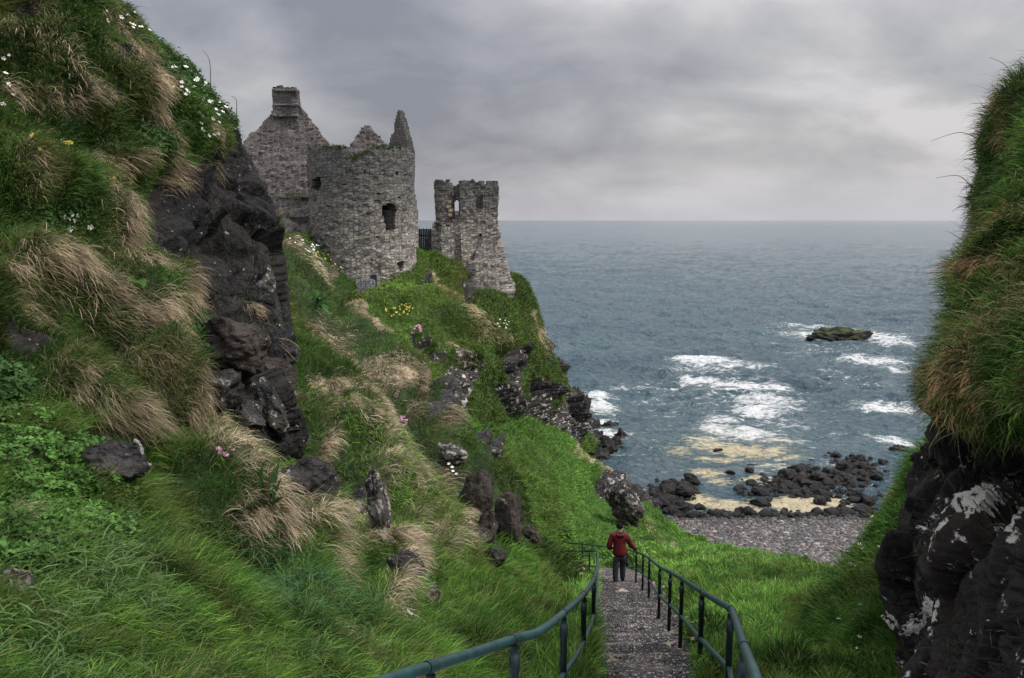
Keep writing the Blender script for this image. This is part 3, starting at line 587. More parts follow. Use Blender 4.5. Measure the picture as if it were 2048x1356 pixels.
bump(t, b, bn, 1.0, 1.9)
sea = mesh_np('sea', XS.reshape(-1, 3), grid_faces(*SZ)[:, ::-1], None, M_sea, attrs=dict(foam=fo.ravel(), yellow=ye.ravel()))
tag(sea, 'choppy grey blue sea with white surf reaching to the horizon', kind='structure')

# the cove floor: shingle bank running down to dark wet sand
gx, gy = np.meshgrid(np.linspace(-6, 60, 200), np.linspace(44, 105, 200))
def beach_z(X, Y):
    z = .118 * (67.3 + .04 * (X - 20) - Y); z = np.where(z < 0, z * .5, z)
    return z + .08 * vnoise(np.stack([X.ravel() / 3, Y.ravel() / 3, 0 * X.ravel()], 1), 9).reshape(X.shape)
BV = np.stack([gx, gy, beach_z(gx, gy) - .05], -1).reshape(-1, 3)
M_shingle = make_plain('shingle_bed', (.085, .08, .085), .9, .2, 0, 4.0, .6, .1)
bt = mesh_np('beach', BV, grid_faces(200, 200), None, M_shingle); tag(bt, 'grey shingle bank at the head of the cove', kind='structure')

def ico(sub):
    bm = bmesh.new(); bmesh.ops.create_icosphere(bm, subdivisions=sub, radius=1.0)
    v = np.array([q.co[:] for q in bm.verts]); f = np.array([[q.index for q in p.verts] for p in bm.faces]); bm.free(); return v, f
ICO1, ICO2, ICO3, ICO4 = ico(1), ico(2), ico(3), ico(4)
ICO5 = ico(5)
# pebbles
n = 26000
pxs = RNG.uniform(1240, 1860, n * 2); pys = RNG.uniform(1010, 1170, n * 2)
tP = np.array([atz(a, b_, 1.0)[:2] for a, b_ in zip(pxs, pys)])
zz_ = beach_z(tP[:, 0], tP[:, 1]); ok = (zz_ > -.15) & (tP[:, 1] > 50) & (tP[:, 1] < 71); tP = tP[ok][:n]; zz_ = zz_[ok][:n]; n = len(tP)
sz = RNG.gamma(5, .016, n) + .04
bv, bf = ico(1)
rot = RNG.uniform(0, 6.28, n); ca, sa = np.cos(rot), np.sin(rot)
sx, sy_, szz = sz * RNG.uniform(.8, 1.5, n), sz * RNG.uniform(.7, 1.1, n), sz * RNG.uniform(.5, .8, n)
vx, vy, vz = bv[None, :, 0] * sx[:, None], bv[None, :, 1] * sy_[:, None], bv[None, :, 2] * szz[:, None]
PV = np.stack([tP[:, 0, None] + vx * ca[:, None] - vy * sa[:, None], tP[:, 1, None] + vx * sa[:, None] + vy * ca[:, None], zz_[:, None] + vz + .02], -1)
pal = np.array([(.05, .05, .055), (.08, .08, .085), (.13, .12, .12), (.20, .185, .18), (.30, .25, .21), (.42, .38, .34), (.17, .12, .10), (.06, .06, .07)])
pc = pal[RNG.choice(len(pal), n, p=[.2, .2, .18, .14, .08, .05, .05, .10])] * .68 * RNG.uniform(.75, 1.25, (n, 1))
wetk = sstep(tP[:, 1] + RNG.normal(0, .8, n), 63, 66); pc = pc * (1 - .62 * wetk)[:, None]
m, t, b = new_mat('pebble'); M_pebble = m; t.links.new(attr(t, 'col', 'Color'), b.inputs['Base Color']); b.inputs['Roughness'].default_value = .7
pb = mesh_np('pebbles', PV.reshape(-1, 3), None, (bf[None] + (np.arange(n) * len(bv))[:, None, None]).reshape(-1, 3), M_pebble, cols=np.repeat(pc, len(bv), 0))
tag(pb, 'grey and brown shingle pebbles covering the beach', kind='stuff')

# small dark stones between the boulders
n = 2600; gxy = []
for (x0, y0, x1, y1, k) in ((1290, 955, 1405, 1035, 170), (1475, 940, 1650, 1010, 190), (1590, 905, 1780, 1010, 300), (1330, 1022, 1720, 1042, 220)):
    for q in range(k):
        a_, b2 = RNG.beta(2.2, 2.2), RNG.beta(2.4, 2.4); gxy.append(atz(x0 + (x1 - x0) * a_, y0 + (y1 - y0) * b2, 0.0))
gxy = np.array(gxy); n = len(gxy); sz = RNG.gamma(2.2, .065, n) + .05; zz_ = np.maximum(beach_z(gxy[:, 0], gxy[:, 1]), -.06)
qm = np.linalg.qr(RNG.normal(size=(n, 3, 3)))[0]; bv, bf = ICO2; base_ = bv * (1 + .25 * fbm(bv * 1.4, 3, 8)[:, None])
sv = (base_[None] * np.array([1.15, .95, .7])) @ qm * sz[:, None, None] + np.stack([gxy[:, 0], gxy[:, 1], zz_ + sz * .2], 1)[:, None]
so = mesh_np('shore_stones', sv.reshape(-1, 3), None, (bf[None] + (np.arange(n) * len(bv))[:, None, None]).reshape(-1, 3), M_wet)
tag(so, 'small wet black stones filling the gaps between the boulders', kind='stuff')
# rocks and boulders ---------------------------------------------------------
def rock_mesh(base, seed, cuts=9, rough=.16, flat=.75, cutmin=.55, cutmax=.9):
    """a boulder: sphere cut by random planes, then roughened"""
    r = np.random.default_rng(seed); v = base[0].copy()
    for k in range(cuts):
        nn = r.normal(size=3); nn /= np.linalg.norm(nn); h = r.uniform(cutmin, cutmax)
        e = v @ nn - h; v = v - np.outer(np.where(e > 0, e * .93, 0), nn)
    o = r.uniform(-50, 50, 3); u = v / np.linalg.norm(v, axis=1, keepdims=True)
    h = rough * .8 * fbm(v * 1.3 + o, 3, seed)
    for fr_, am in ((1.6, .85), (3.4, .48), (7.5, .24)):
        f_, ck = facets(v * fr_ + o + .2 * fbm(v * fr_ + o, 2, seed)[:, None], seed + int(fr_)); h = h + rough * am * (f_ - .25 * np.exp(-(ck / .08) ** 2)) / 1.2
    v = v + u * (h + rough * .12 * fbm(v * 14 + o, 2, seed + 4))[:, None]
    v[:, 2] *= flat
    return v
def place_v(v, c, sx, sy, sz, yaw=0.0, tilt=0.0):
    v = v * np.array([sx, sy, sz]); ct, st = math.cos(tilt), math.sin(tilt)          # tilt about the view axis
    v = np.stack([v[:, 0] * ct - v[:, 2] * st, v[:, 1], v[:, 0] * st + v[:, 2] * ct], 1)
    cyw, syw = math.cos(yaw), math.sin(yaw)
    return np.stack([v[:, 0] * cyw - v[:, 1] * syw, v[:, 0] * syw + v[:, 1] * cyw, v[:, 2]], 1)
def surf_depth(px, py, d):
    best = None
    for S in SHEETS.values():
        if 'pp' not in S: S['pp'] = pix(S['V'])
        x, y, dd = S['pp']; q = ((x - px) ** 2 + (y - py) ** 2 < 12 ** 2) & (((S['V'] - EYE) * S['n']).sum(1) < 0)
        if q.any():
            m_ = float(np.percentile(dd[q], 25)); best = m_ if best is None else min(best, m_)
    return d if best is None else best
def hide_grass(px, py, d, a, b_, tl):
    for S in SHEETS.values():
        x, y, dd = S['pp']; dx, dy = x - px, y - py; c_, s_ = math.cos(tl), math.sin(tl)
        u, v_ = dx * c_ - dy * s_, dx * s_ + dy * c_
        q = ((u / a) ** 2 + (v_ / b_) ** 2 < .95) & (np.abs(dd - d) < .22 * d); S['bare'] = np.where(q, 1.0, S['bare'])
def rock(name, px, py, d, wpx, hpx, label, tilt=0.0, seed=0, mat=None, depth=.8, cuts=10, rough=.17, base=None, cat='rock', group=None, cmin=.5):
    """one rock: photograph position and size at its own distance; tilt in degrees, clockwise positive on the page"""
    d = min(surf_depth(px, py, d), surf_depth(px, py + .36 * hpx, d)); hide_grass(px, py - .10 * hpx, d, wpx * .58, hpx * .60, -math.radians(tilt))
    d -= .25 * depth * (wpx + hpx) / 4 * d / F_PX
    k = d / F_PX; c = P1(px, py, d); v = rock_mesh(base or ICO5, seed, cuts, rough, 1.0, cmin)
    ext = (v.max(0) - v.min(0)) / 2; v = (v - (v.max(0) + v.min(0)) / 2) / ext
    v = place_v(v, c, wpx * k / 2, depth * (wpx + hpx) * k / 4, hpx * k / 2, 0, -math.radians(tilt))
    o = mesh_np(name, v, None, (base or ICO5)[1], mat or M_rock); o.location = c.tolist()
    return tag(o, label, cat, group)
BLD = [mesh_np('boulder_shape', rock_mesh(ICO4, 300 + k, 9, .19, .78, .5, .95), None, ICO4[1], M_wet) for k in range(7)]
BLD = [(o, o.data) for o in BLD]
for o, _ in BLD: bpy.data.objects.remove(o)
def boulder(px, py, wpx, label, group, k=None, hf=1.0, cat='boulder', sink=.25):
    c = atz(px, py + wpx * .2, 0.0); z = beach_z(np.array([[c[0]]]), np.array([[c[1]]]))[0, 0]; d = np.hypot(c[1], 24) * 1.0
    r = wpx * .98 * d / F_PX / 2
    o = bpy.data.objects.new('boulder', BLD[(k if k is not None else random.randrange(7)) % 7][1]); COL.objects.link(o)
    o.location = (c[0], c[1], max(z, -.02) + r * (.66 * hf - sink)); o.scale = (r * random.uniform(1.0, 1.15), r * random.uniform(.8, 1.05), r * hf * random.uniform(.75, 1.0))
    o.rotation_euler = (random.uniform(-.25, .25), random.uniform(-.25, .25), random.uniform(0, 6.28))
    return tag(o, label, cat, group)
G_B = 'wet black boulders along the water line'
for (x, y, w, hf, lab) in [
 (1372, 985, 44, 1.2, 'tallest black boulder on the left of the cove, a rounded block above its heap'), (1332, 975, 52, .75, 'broad flat black boulder left of the tallest one'), (1374, 980, 36, 1.1, 'black boulder leaning on the tallest block of the left heap'),
 (1403, 1014, 25, .9, 'single dark boulder at the right foot of the left heap, on pale sand'), (1480, 1021, 26, 1.0, 'round black boulder first in the row between sand and shingle'), (1507, 1028, 22, .9, 'black boulder second in the row between sand and shingle'),
 (1531, 1034, 23, .9, 'black boulder third in the row between sand and shingle'), (1583, 1035, 20, .95, 'small black boulder fourth in the row, alone at the edge of the big sand patch'), (1672, 1025, 28, 1.1, 'large square black boulder at the right end of the big sand patch'),
 (1680, 1034, 20, .7, 'low grey stone tucked below the large square boulder'), (1497, 940, 24, .9, 'domed boulder standing in shallow water among the foam'), (1503, 928, 18, .6, 'flat topped stone just behind the domed boulder in the shallows'),
 (1461, 944, 20, .8, 'brownish stone in the foam left of the domed boulder'), (1436, 899, 20, .8, 'lone pointed rock awash in the yellow foam'), (1648, 997, 27, .9, 'boulder on the upper right rim of the big sand patch'),
 (1528, 986, 24, .8, 'paler grey boulder with a flat top in the middle heap'), (1481, 984, 18, .9, 'round grey stone at the left tip of the middle heap'), (1692, 1005, 24, .8, 'boulder right of the sand rim, half in a pool')]:
    boulder(x, y, w, lab, G_B, hf=hf)
heaps = [((1292, 955), (1400, 1032), 52, 27, 'left'), ((1478, 960), (1560, 1012), 22, 22, 'mid'), ((1540, 932), (1645, 990), 64, 25, 'mid'), ((1600, 922), (1745, 1012), 64, 20, 'right'), ((1655, 905), (1770, 960), 40, 20, 'back'), ((1700, 985), (1760, 1050), 16, 22, 'right'), ((1340, 1018), (1470, 1040), 22, 15, 'left')]
LAB = {'left': 'wet black boulder in the heap at the left side of the cove', 'mid': 'wet black boulder in the long heap beside the big sand patch', 'right': 'wet black boulder among pools at the right side of the cove', 'back': 'wet black boulder in the farthest heap, near the right bank'}
for (x0, y0), (x1, y1), cnt, w0, key in heaps:
    for q in range(cnt):
        u, v_ = random.betavariate(1.6, 1.6), random.betavariate(1.5, 1.5)
        boulder(x0 + (x1 - x0) * u, y0 + (y1 - y0) * v_, w0 * random.choice((.5, .65, .8, .95, 1.1, 1.5)) * random.uniform(.85, 1.1), LAB[key], G_B + ', ' + key + ' heap', hf=random.uniform(.75, 1.05))

# islet off shore and the reef under the headland
def islet(name, px, py, wpx, hpx, label, seed, mat, dep=1.0):
    c = sea_point(px, py); d = np.dot(c - EYE, FWD); k = d / F_PX
    v = rock_mesh(ICO5, seed, 6, .28, 1.0, .55); v[:, 2] = np.where(v[:, 2] < -.1, -.1, v[:, 2]); v[:, 2] += .10
    ext = (v.max(0) - v.min(0)); v[:, :2] /= ext[:2] / 2; v[:, 2] /= ext[2]
    v = v * np.array([wpx * k / 2, wpx * k / 2 * dep, hpx * k * 1.05]); v[:, 2] -= .25
    o = mesh_np(name, v, None, ICO5[1], mat); o.location = c.tolist(); return tag(o, label, 'rock')
m_is = make_rock('islet_rock', .35, 1.0, .70, 5.0)
t = m_is.node_tree; b = t.nodes['Principled BSDF']; src = b.inputs['Base Color'].links[0].from_socket
geo = N(t, 'ShaderNodeNewGeometry'); sp = N(t, 'ShaderNodeSeparateXYZ'); t.links.new(geo.outputs['Normal'], sp.inputs[0])
ob = N(t, 'ShaderNodeTexCoord').outputs['Object']
t.links.new(mixc(t, mathn(t, 'MULTIPLY', rng(t, sp.outputs[2], .45, .8), rng(t, noisen(t, ob, .5, 5, .7), .42, .58)), src, (.06, .085, .02)), b.inputs['Base Color'])
islet('islet', 1672, 678, 136, 27, 'low dark rock islet with green weed, ringed by white surf', 41, m_is, .7)
islet('rock', 1765, 671, 28, 7, 'small rock awash just right of the weedy islet', 42, m_is, .7)
islet('rock', 1795, 900, 46, 16, 'brown rock in the surf beside the right bank', 43, M_shore, .8)
islet('rock', 1800, 830, 26, 10, 'small rock in white surf beside the right cliff', 47, M_shore, .8)
for q, (x, y, w, h, lab) in enumerate([(1150, 815, 50, 44, 'jagged reef rock against the foot of the headland, the tallest'), (1172, 845, 40, 22, 'reef rock in white surf below the headland'), (1165, 880, 70, 34, 'broad black reef rock below the headland'), (1208, 890, 46, 24, 'outer black reef rock at the tip of the headland'), (1236, 868, 22, 16, 'small reef rock beyond a foaming pool'), (1215, 848, 36, 10, 'flat reef ledge rimming the foaming pool'), (1195, 905, 40, 14, 'low reef rock nearest the grassy slope'), (1228, 882, 26, 14, 'small reef rock at the seaward end'), (1243, 893, 14, 6, 'tiny reef rock awash at the outermost tip')]):
    islet('reef_rock', x + 4, y + h * .5, w * 1.3, h * 1.55, lab, 60 + q, M_shore, .8)

# rocks on the hillside
rock('rock', 612, 958, 15.4, 140, 96, 'big slanting grey black rock under hanging dry grass', 24, 21, depth=.7)
rock('rock', 756, 1008, 14.8, 46, 150, 'upright lichen spotted slab at the grassy lip', -9, 22, depth=.9, cuts=7, mat=make_rock('lichen_rock', 1.2, 1.6, .515, 2.6))
rock('rock', 716, 1003, 14.6, 36, 62, 'small rounded lichen spotted stone beside the upright slab', 10, 23, cuts=6, mat=bpy.data.materials['lichen_rock'])
rock('rock', 690, 1046, 14.6, 46, 36, 'dark rock below the small lichen spotted stone', 20, 24)
M_brown = make_rock('brown_rock', 1.0, 1.5, .63, 3.0)
t = M_brown.node_tree; b = t.nodes['Principled BSDF']; src = b.inputs['Base Color'].links[0].from_socket
t.links.new(mixc(t, .45, src, (.060, .044, .034)), b.inputs['Base Color'])
rock('rock', 955, 985, 21.2, 74, 96, 'brown block jutting from the slope above the rounded boulder', 8, 25, mat=M_brown)
rock('rock', 1016, 1040, 20.8, 60, 118, 'large smooth brown boulder with a lichen covered top', -8, 26, mat=M_brown, cuts=7, rough=.11)
rock('rock', 976, 1058, 20.4, 40, 84, 'narrow dark stone wedged left of the smooth brown boulder', 6, 27, mat=M_brown)
rock('rock', 958, 1072, 20, 58, 40, 'flat brown stone under a fringe of dry grass', 18, 28, mat=M_brown)
rock('rock', 989, 1116, 19.6, 46, 44, 'dark lowest stone at the foot of the rock stack', 10, 29)
rock('rock', 1062, 1073, 22, 46, 48, 'squarish brown stone on the right of the rock stack', 14, 30, mat=M_brown)
rock('rock', 983, 905, 30, 44, 38, 'pale topped rock nose sticking out over the green slope', -14, 31, mat=bpy.data.materials['lichen_rock'])
rock('rock', 903, 905, 28.5, 66, 34, 'grey layered ledge rock lying in the dry grass', 24, 32, mat=bpy.data.materials['lichen_rock'])
rock('rock', 812, 1130, 12.4, 84, 58, 'dark split rock under the grass lip above the bank', 40, 33)
rock('rock', 858, 1198, 11.8, 44, 52, 'reddish brown stone at the end of the dark split rock', 30, 34, mat=M_brown)
rock('rock', 222, 928, 8.6, 150, 92, 'black overhung rock among the leafy ground cover', 12, 35)
rock('rock', 272, 905, 8.5, 26, 56, 'pale edged rock tip beside the black overhung rock', -8, 36, mat=bpy.data.materials['lichen_rock'])
rock('rock', 22, 1175, 5.0, 96, 96, 'mossy brown rock at the left edge under drooping straw', 6, 37, mat=M_brown)
rock('rock', 462, 690, 13.4, 150, 112, 'large brown capped block at the foot of the black crag', 10, 38, mat=M_brown, depth=.9)
rock('rock', 440, 780, 12.9, 88, 90, 'lichen flecked block left of the crag corner', 4, 39)
rock('rock', 490, 835, 13.0, 96, 84, 'bulging grey boulder under the crag, lichen on its top', 8, 40)
rock('rock', 545, 815, 14.2, 50, 130, 'long leaning slab at the right of the boulder group', -24, 44)
rock('rock', 572, 838, 14.0, 42, 110, 'blue grey slab edge beside the long leaning slab', -18, 45)
rock('rock', 540, 750, 15.2, 120, 74, 'wide dark ledge rock over the leaning slab', 6, 46, mat=M_brown)
rock('rock', 576, 705, 16.4, 44, 56, 'rounded stone at the outer edge of the crag', -10, 48)
rock('rock', 480, 905, 13.6, 60, 26, 'low brown stone above the pink flowers', 2, 49, mat=M_brown)
rock('rock', 532, 560, 18.2, 50, 60, 'pale faced stone stuck on the crag edge', 20, 50, mat=bpy.data.materials['lichen_rock'])
rock('rock', 1250, 1010, 47.5, 64, 92, 'dark speckled outcrop at the edge of the green slope', -28, 51, mat=make_rock('speckled_rock', .6, 1.3, .575, 6.0))
rock('rock', 1070, 1012, 0.1 + 22.6, 20, 18, 'small stone at the edge of the brown rocks', 0, 52, mat=M_brown) if False else None
rock('rock', 1880, 862, 7.0, 60, 64, 'knobbly dark rock projecting from under the right hand turf', -20, 53, cuts=8)
M_lich = make_rock('white_lichen_rock', 2.0, .7, .52, 1.6)
# ------------------------------------------------------------------ ruined castle
def zpx(py, d): return EYE[2] + d * (FWD[2] + (CY - py) / F_PX * UPV[2])
def interp_top(pts):
    xs, ys = zip(*pts)
    return lambda px: np.interp(px, xs, ys)
def xy_at(px, d): p = P1(px, 500, d); return (p[0], p[1])
def masonry(name, pts, z0, top, thick, mat, parent=None, cell=.13, holes=(), batter=None, jag=.28, seed=0, rough=.045, front=None, closed=False):
    """a rubble wall along a plan line; top gives the height of each point of the line, holes are openings"""
    pts = np.array(pts, float)
    if closed: pts = np.vstack([pts, pts[:1]])
    seg = np.linalg.norm(np.diff(pts, axis=0), axis=1); cum = np.concatenate([[0], np.cumsum(seg)])
    ns = max(2, int(round(cum[-1] / cell))); S = np.linspace(0, cum[-1], ns + 1)
    X = np.interp(S, cum, pts[:, 0]); Y = np.interp(S, cum, pts[:, 1])
    tx, ty = np.gradient(X), np.gradient(Y)
    if closed:
        tx[0] = tx[-1] = X[1] - X[-2]; ty[0] = ty[-1] = Y[1] - Y[-2]
    l = np.hypot(tx, ty); nx, ny = ty / l, -tx / l
    tz = top(X, Y, S)
    nz = int(math.ceil((tz.max() + .5 - z0) / cell)); Z = z0 + np.arange(nz + 1) * cell
    smid = (S[:-1] + S[1:]) / 2; zmid = (Z[:-1] + Z[1:]) / 2
    SS, ZZ = np.meshgrid(smid, zmid, indexing='ij')
    q = np.stack([np.floor(SS / .34).ravel(), np.floor(ZZ / .26).ravel(), np.zeros(SS.size)], 1)
    jg = (hashi(q[:, 0].astype(int), q[:, 1].astype(int), q[:, 2].astype(int), seed + 3).reshape(SS.shape) - .5) * jag
    tmid = (tz[:-1] + tz[1:]) / 2
    keep = ZZ < (tmid[:, None] + jg)
    xm, ym = np.interp(smid, S, X), np.interp(smid, S, Y)
    PX, PY, _ = pix(np.stack([np.repeat(xm[:, None], nz, 1), np.repeat(ym[:, None], nz, 1), ZZ], -1).reshape(-1, 3))
    PX, PY = PX.reshape(SS.shape), PY.reshape(SS.shape)
    nm = np.interp(smid, S, nx) * (xm - EYE[0]) + np.interp(smid, S, ny) * (ym - EYE[1])
    vis = (nm < 0)[:, None] if front is None else front(smid)[:, None]
    for h in holes: keep &= ~(inpoly(PX, PY, h) & vis)
    bt = batter(Z) if batter is not None else np.zeros(nz + 1)
    XX = np.repeat(X[:, None], nz + 1, 1); YY = np.repeat(Y[:, None], nz + 1, 1); ZN = np.repeat(Z[None], ns + 1, 0)
    pr = np.stack([XX, YY, ZN], -1).reshape(-1, 3)
    if closed: pr = pr.reshape(ns + 1, nz + 1, 3); pr[-1] = pr[0]; pr = pr.reshape(-1, 3)
    _, _, cc = worley(pr * np.array([2.6, 2.6, 4.0]), seed)
    dz = ((cc - .5) * rough * 1.8 + rough * vnoise(pr * 2.2, seed + 1) + .10 * vnoise(pr * .5, seed + 8)).reshape(ns + 1, nz + 1) + bt[None]
    O = np.stack([XX + nx[:, None] * dz, YY + ny[:, None] * dz, ZN + .06 * vnoise(pr * 2.7, seed + 2).reshape(ZN.shape)], -1)
    th = (thick(S) if callable(thick) else np.full(ns + 1, thick))[:, None]
    I = np.stack([XX - nx[:, None] * th, YY - ny[:, None] * th, ZN], -1)
    ido = np.arange((ns + 1) * (nz + 1)).reshape(ns + 1, nz + 1); idi = ido + ido.size
    a, b_ = np.nonzero(keep); F = []
    F.append(np.stack([ido[a, b_], ido[a + 1, b_], ido[a + 1, b_ + 1], ido[a, b_ + 1]], 1))
    F.append(np.stack([idi[a, b_], idi[a, b_ + 1], idi[a + 1, b_ + 1], idi[a + 1, b_]], 1))
    kp = np.pad(keep, 1)
    if closed: kp[0, 1:-1] = keep[-1]; kp[-1, 1:-1] = keep[0]
    for (da, db, e) in ((0, 1, ((0, 1), (1, 1))), (0, -1, ((1, 0), (0, 0))), (1, 0, ((1, 1), (1, 0))), (-1, 0, ((0, 0), (0, 1)))):
        mk = keep & ~kp[1 + da:1 + da + ns, 1 + db:1 + db + nz]; a, b_ = np.nonzero(mk)
        p, r = (a + e[0][0], b_ + e[0][1]), (a + e[1][0], b_ + e[1][1])
        F.append(np.stack([ido[p], ido[r], idi[r], idi[p]], 1))
    V = np.concatenate([O.reshape(-1, 3), I.reshape(-1, 3)])
    uv = np.stack([np.repeat(S[:, None], nz + 1, 1), ZN], -1).reshape(-1, 2); uv = np.concatenate([uv, uv + np.array([.7, 0])])
    F = np.concatenate(F); used, inv = np.unique(F, return_inverse=True)
    return mesh_np(name, V[used], inv.reshape(F.shape), None, mat, parent, uv=uv[used], smooth=False)
def slab(name, c, size, mat, parent=None, yaw=0.0, seed=0, rough=.03, bev=.04):
    """a squared stone or board, edges eased and slightly uneven"""
    bm = bmesh.new(); bmesh.ops.create_cube(bm, size=1.0)
    for v in bm.verts: v.co = Vector((v.co.x * size[0], v.co.y * size[1], v.co.z * size[2]))
    bmesh.ops.bevel(bm, geom=bm.edges[:], offset=min(bev, min(size) * .3), segments=2, affect='EDGES')
    bmesh.ops.subdivide_edges(bm, edges=bm.edges[:], cuts=1)
    r = random.Random(seed)
    for v in bm.verts: v.co += Vector((r.uniform(-1, 1), r.uniform(-1, 1), r.uniform(-1, 1))) * rough
    me = bpy.data.meshes.new(name); uvl = bm.loops.layers.uv.new('UVMap')
    for f in bm.faces:
        for lp in f.loops: lp[uvl].uv = (lp.vert.co.x + lp.vert.co.y, lp.vert.co.z)
    bm.to_mesh(me); bm.free(); me.materials.append(mat)
    o = bpy.data.objects.new(name, me); COL.objects.link(o); o.location = tuple(float(x) for x in c); o.rotation_euler = (0, 0, yaw)
    if parent is not None: o.parent = parent
    return o

# round curtain tower
TD, TR = 61.0, 3.72
tcx, tcy = xy_at(727, TD)
phi = np.linspace(-math.pi, math.pi, 181)
toward = math.atan2(-tcx, tcy)          # turn so that phi = 0 looks back at the path
def tower_top(X, Y, S):
    ph = S / TR - math.pi; out = np.zeros_like(ph)
    px_, _, d_ = pix(np.stack([X, Y, np.full_like(X, 28)], 1))
    fr = interp_top([(610, 293), (690, 294), (694, 308), (705, 317), (722, 309), (738, 300), (750, 296), (775, 294), (812, 297), (835, 300)])
    out = zpx(fr(px_), d_)
    deg = np.degrees(ph)
    bk = np.interp(deg, [78, 95, 108, 117, 125.5, 131, 134, 141, 144, 150, 153, 156], [303, 305, 296, 275, 250, 228, 222, 238, 268, 277, 300, 322])
    out = np.where((deg > 78) & (deg < 156), zpx(bk, d_), out)
    out = np.where((deg >= 156) | (deg < -100), zpx(325, d_), out)
    return out
tower = empty('round_tower', (tcx, tcy, 19), 'broad round ruined tower with a barred window and a tall broken spike of wall', 'tower')
hole_w = [(764, 412), (778, 407), (790, 409), (794, 422), (790, 440), (788, 459), (771, 460), (769, 436), (763, 424)]
small = [(x, y) for x, y in ((760, 346), (795, 347), (757, 388), (755, 472), (728, 345), (689, 369), (708, 400), (800, 395), (745, 520), (812, 350), (700, 340))]
sq = lambda x, y, a, b_: [(x - a, y - b_), (x + a, y - b_), (x + a, y + b_), (x - a, y + b_)]
ring = [(tcx + TR * math.sin(a), tcy - TR * math.cos(a)) for a in phi[:-1]]
w = masonry('wall', ring, 15.5, tower_top, lambda S: np.where((np.degrees(S / TR) - 180 > 100) & (np.degrees(S / TR) - 180 < 160), .38, .95), M_tower, None, .12, [hole_w, [(624, 357), (640, 354), (644, 366), (638, 381), (624, 380)], [(793, 524), (808, 522), (809, 534), (802, 542), (796, 534)]] + [sq(x, y, 2.2, 2.0) for x, y in small], closed=True, seed=5, jag=.18)
def adopt(o, p):
    o.parent = p; o.matrix_parent_inverse = p.matrix_world.inverted() if False else o.matrix_parent_inverse
    o.location = Vector(o.location) - Vector(p.location)
    return o
adopt(w, tower)
zc = 26.9
cv = [(tcx + 2.9 * math.sin(a), tcy - 2.9 * math.cos(a), zc) for a in phi[:-1]] + [(tcx, tcy, zc + .25)]
shade_cap = mesh_np('floor', np.array(cv), None, np.array([[i, (i + 1) % 180, 180] for i in range(180)]), M_moss); adopt(shade_cap, tower)  # unseen lid added below the rim, keeps daylight out so the openings look dark
# barred window grille and a wooden lintel
gp = P1(775, 438, TD - TR * .86 + .25)
gr = bmesh.new()
for k in range(7):
    bmesh.ops.create_cube(gr, size=1.0, matrix=__import__('mathutils').Matrix.Translation((-.24 + k * .08, 0, 0)) @ __import__('mathutils').Matrix.Diagonal((.03, .03, 1.22, 1)))
for z_ in (-.55, 0, .55):
    bmesh.ops.create_cube(gr, size=1.0, matrix=__import__('mathutils').Matrix.Translation((0, .002, z_)) @ __import__('mathutils').Matrix.Diagonal((.54, .04, .05, 1)))
me = bpy.data.meshes.new('window_grille'); gr.to_mesh(me); gr.free(); me.materials.append(M_iron)
go = bpy.data.objects.new('window_grille', me); COL.objects.link(go); go.location = gp.tolist(); adopt(go, tower)

# gabled house behind the tower
GD = 64.6
g0, g1 = xy_at(478, GD - .6), xy_at(672, GD + .5)
house = empty('gabled_house', ((g0[0] + g1[0]) / 2, (g0[1] + g1[1]) / 2, 19), 'tall ruined gable end with a stone chimney, left of the round tower', 'ruin')
gtop = interp_top([(470, 306), (486, 290), (500, 271), (506, 262), (512, 266), (530, 246), (553, 219), (606, 219), (618, 232), (638, 258), (642, 266), (652, 277), (664, 294), (680, 304)])
def gable_top(X, Y, S):
    px_, _, d_ = pix(np.stack([X, Y, np.full_like(X, 28)], 1)); return zpx(gtop(px_), d_)
adopt(masonry('gable_wall', [g0, g1], 15.5, gable_top, .8, M_gable, None, .13, [sq(558, 300, 2, 2)], seed=9, jag=.12), house)
back = 7.0
for (p, q) in (((g1[0], g1[1] + .82), (g1[0] + .3, g1[1] + back)), ((g0[0] - .3, g0[1] + back), (g0[0], g0[1] + .82))):
    adopt(masonry('side_wall', [p, q], 16, lambda X, Y, S: 28.6 - .25 * S + .4 * np.sin(S * 3), .7, M_gable, None, .2, seed=12), house)
c0, c1 = xy_at(556.5, GD - .45), xy_at(604.0, GD - .25)
zt, zb = zpx(184, GD), zpx(222, GD)
cring = [c0, c1, (c1[0], c1[1] + 1.1), (c0[0], c0[1] + 1.1)]
adopt(masonry('chimney', cring, zb - .6, lambda X, Y, S: zt + .12 * np.sin(S * 2.3), .35, M_gable, None, .11, closed=True, seed=14, jag=.22), house)
mid = ((c0[0] + c1[0]) / 2, c0[1] + .55)
adopt(slab('chimney_cap', (mid[0], mid[1], zpx(188, GD)), (c1[0] - c0[0] + .07, 1.2, .22), M_gable, None, 0, 3, .03), house)
adopt(slab('chimney_band', (mid[0] + .06, mid[1], zpx(216, GD)), (c1[0] - c0[0] + .04, 1.16, .16), M_gable, None, 0, 4, .03), house)
lx0, lx1 = P1(560, 410, GD - .55), P1(624, 410, GD - .3)
lg = masonry('buttress', [(lx0[0], lx0[1] - .45), (lx1[0], lx1[1] - .45)], zpx(432, GD - .9), lambda X, Y, S: np.full_like(X, zpx(396, GD - .9)), .8, M_gable, None, .13, seed=15, jag=.12)
adopt(lg, house)
adopt(slab('ledge', ((lx0[0] + lx1[0]) / 2, lx0[1] - .35, zpx(432.5, GD - .9)), (lx1[0] - lx0[0] + .1, .5, .16), M_gable, None, 0, 6, .02), house)
adopt(slab('ledge', ((lx0[0] + lx1[0]) / 2, lx0[1] - .25, zpx(395, GD - .9)), (lx1[0] - lx0[0] + .05, .5, .14), M_moss, None, 0, 7, .03), house)

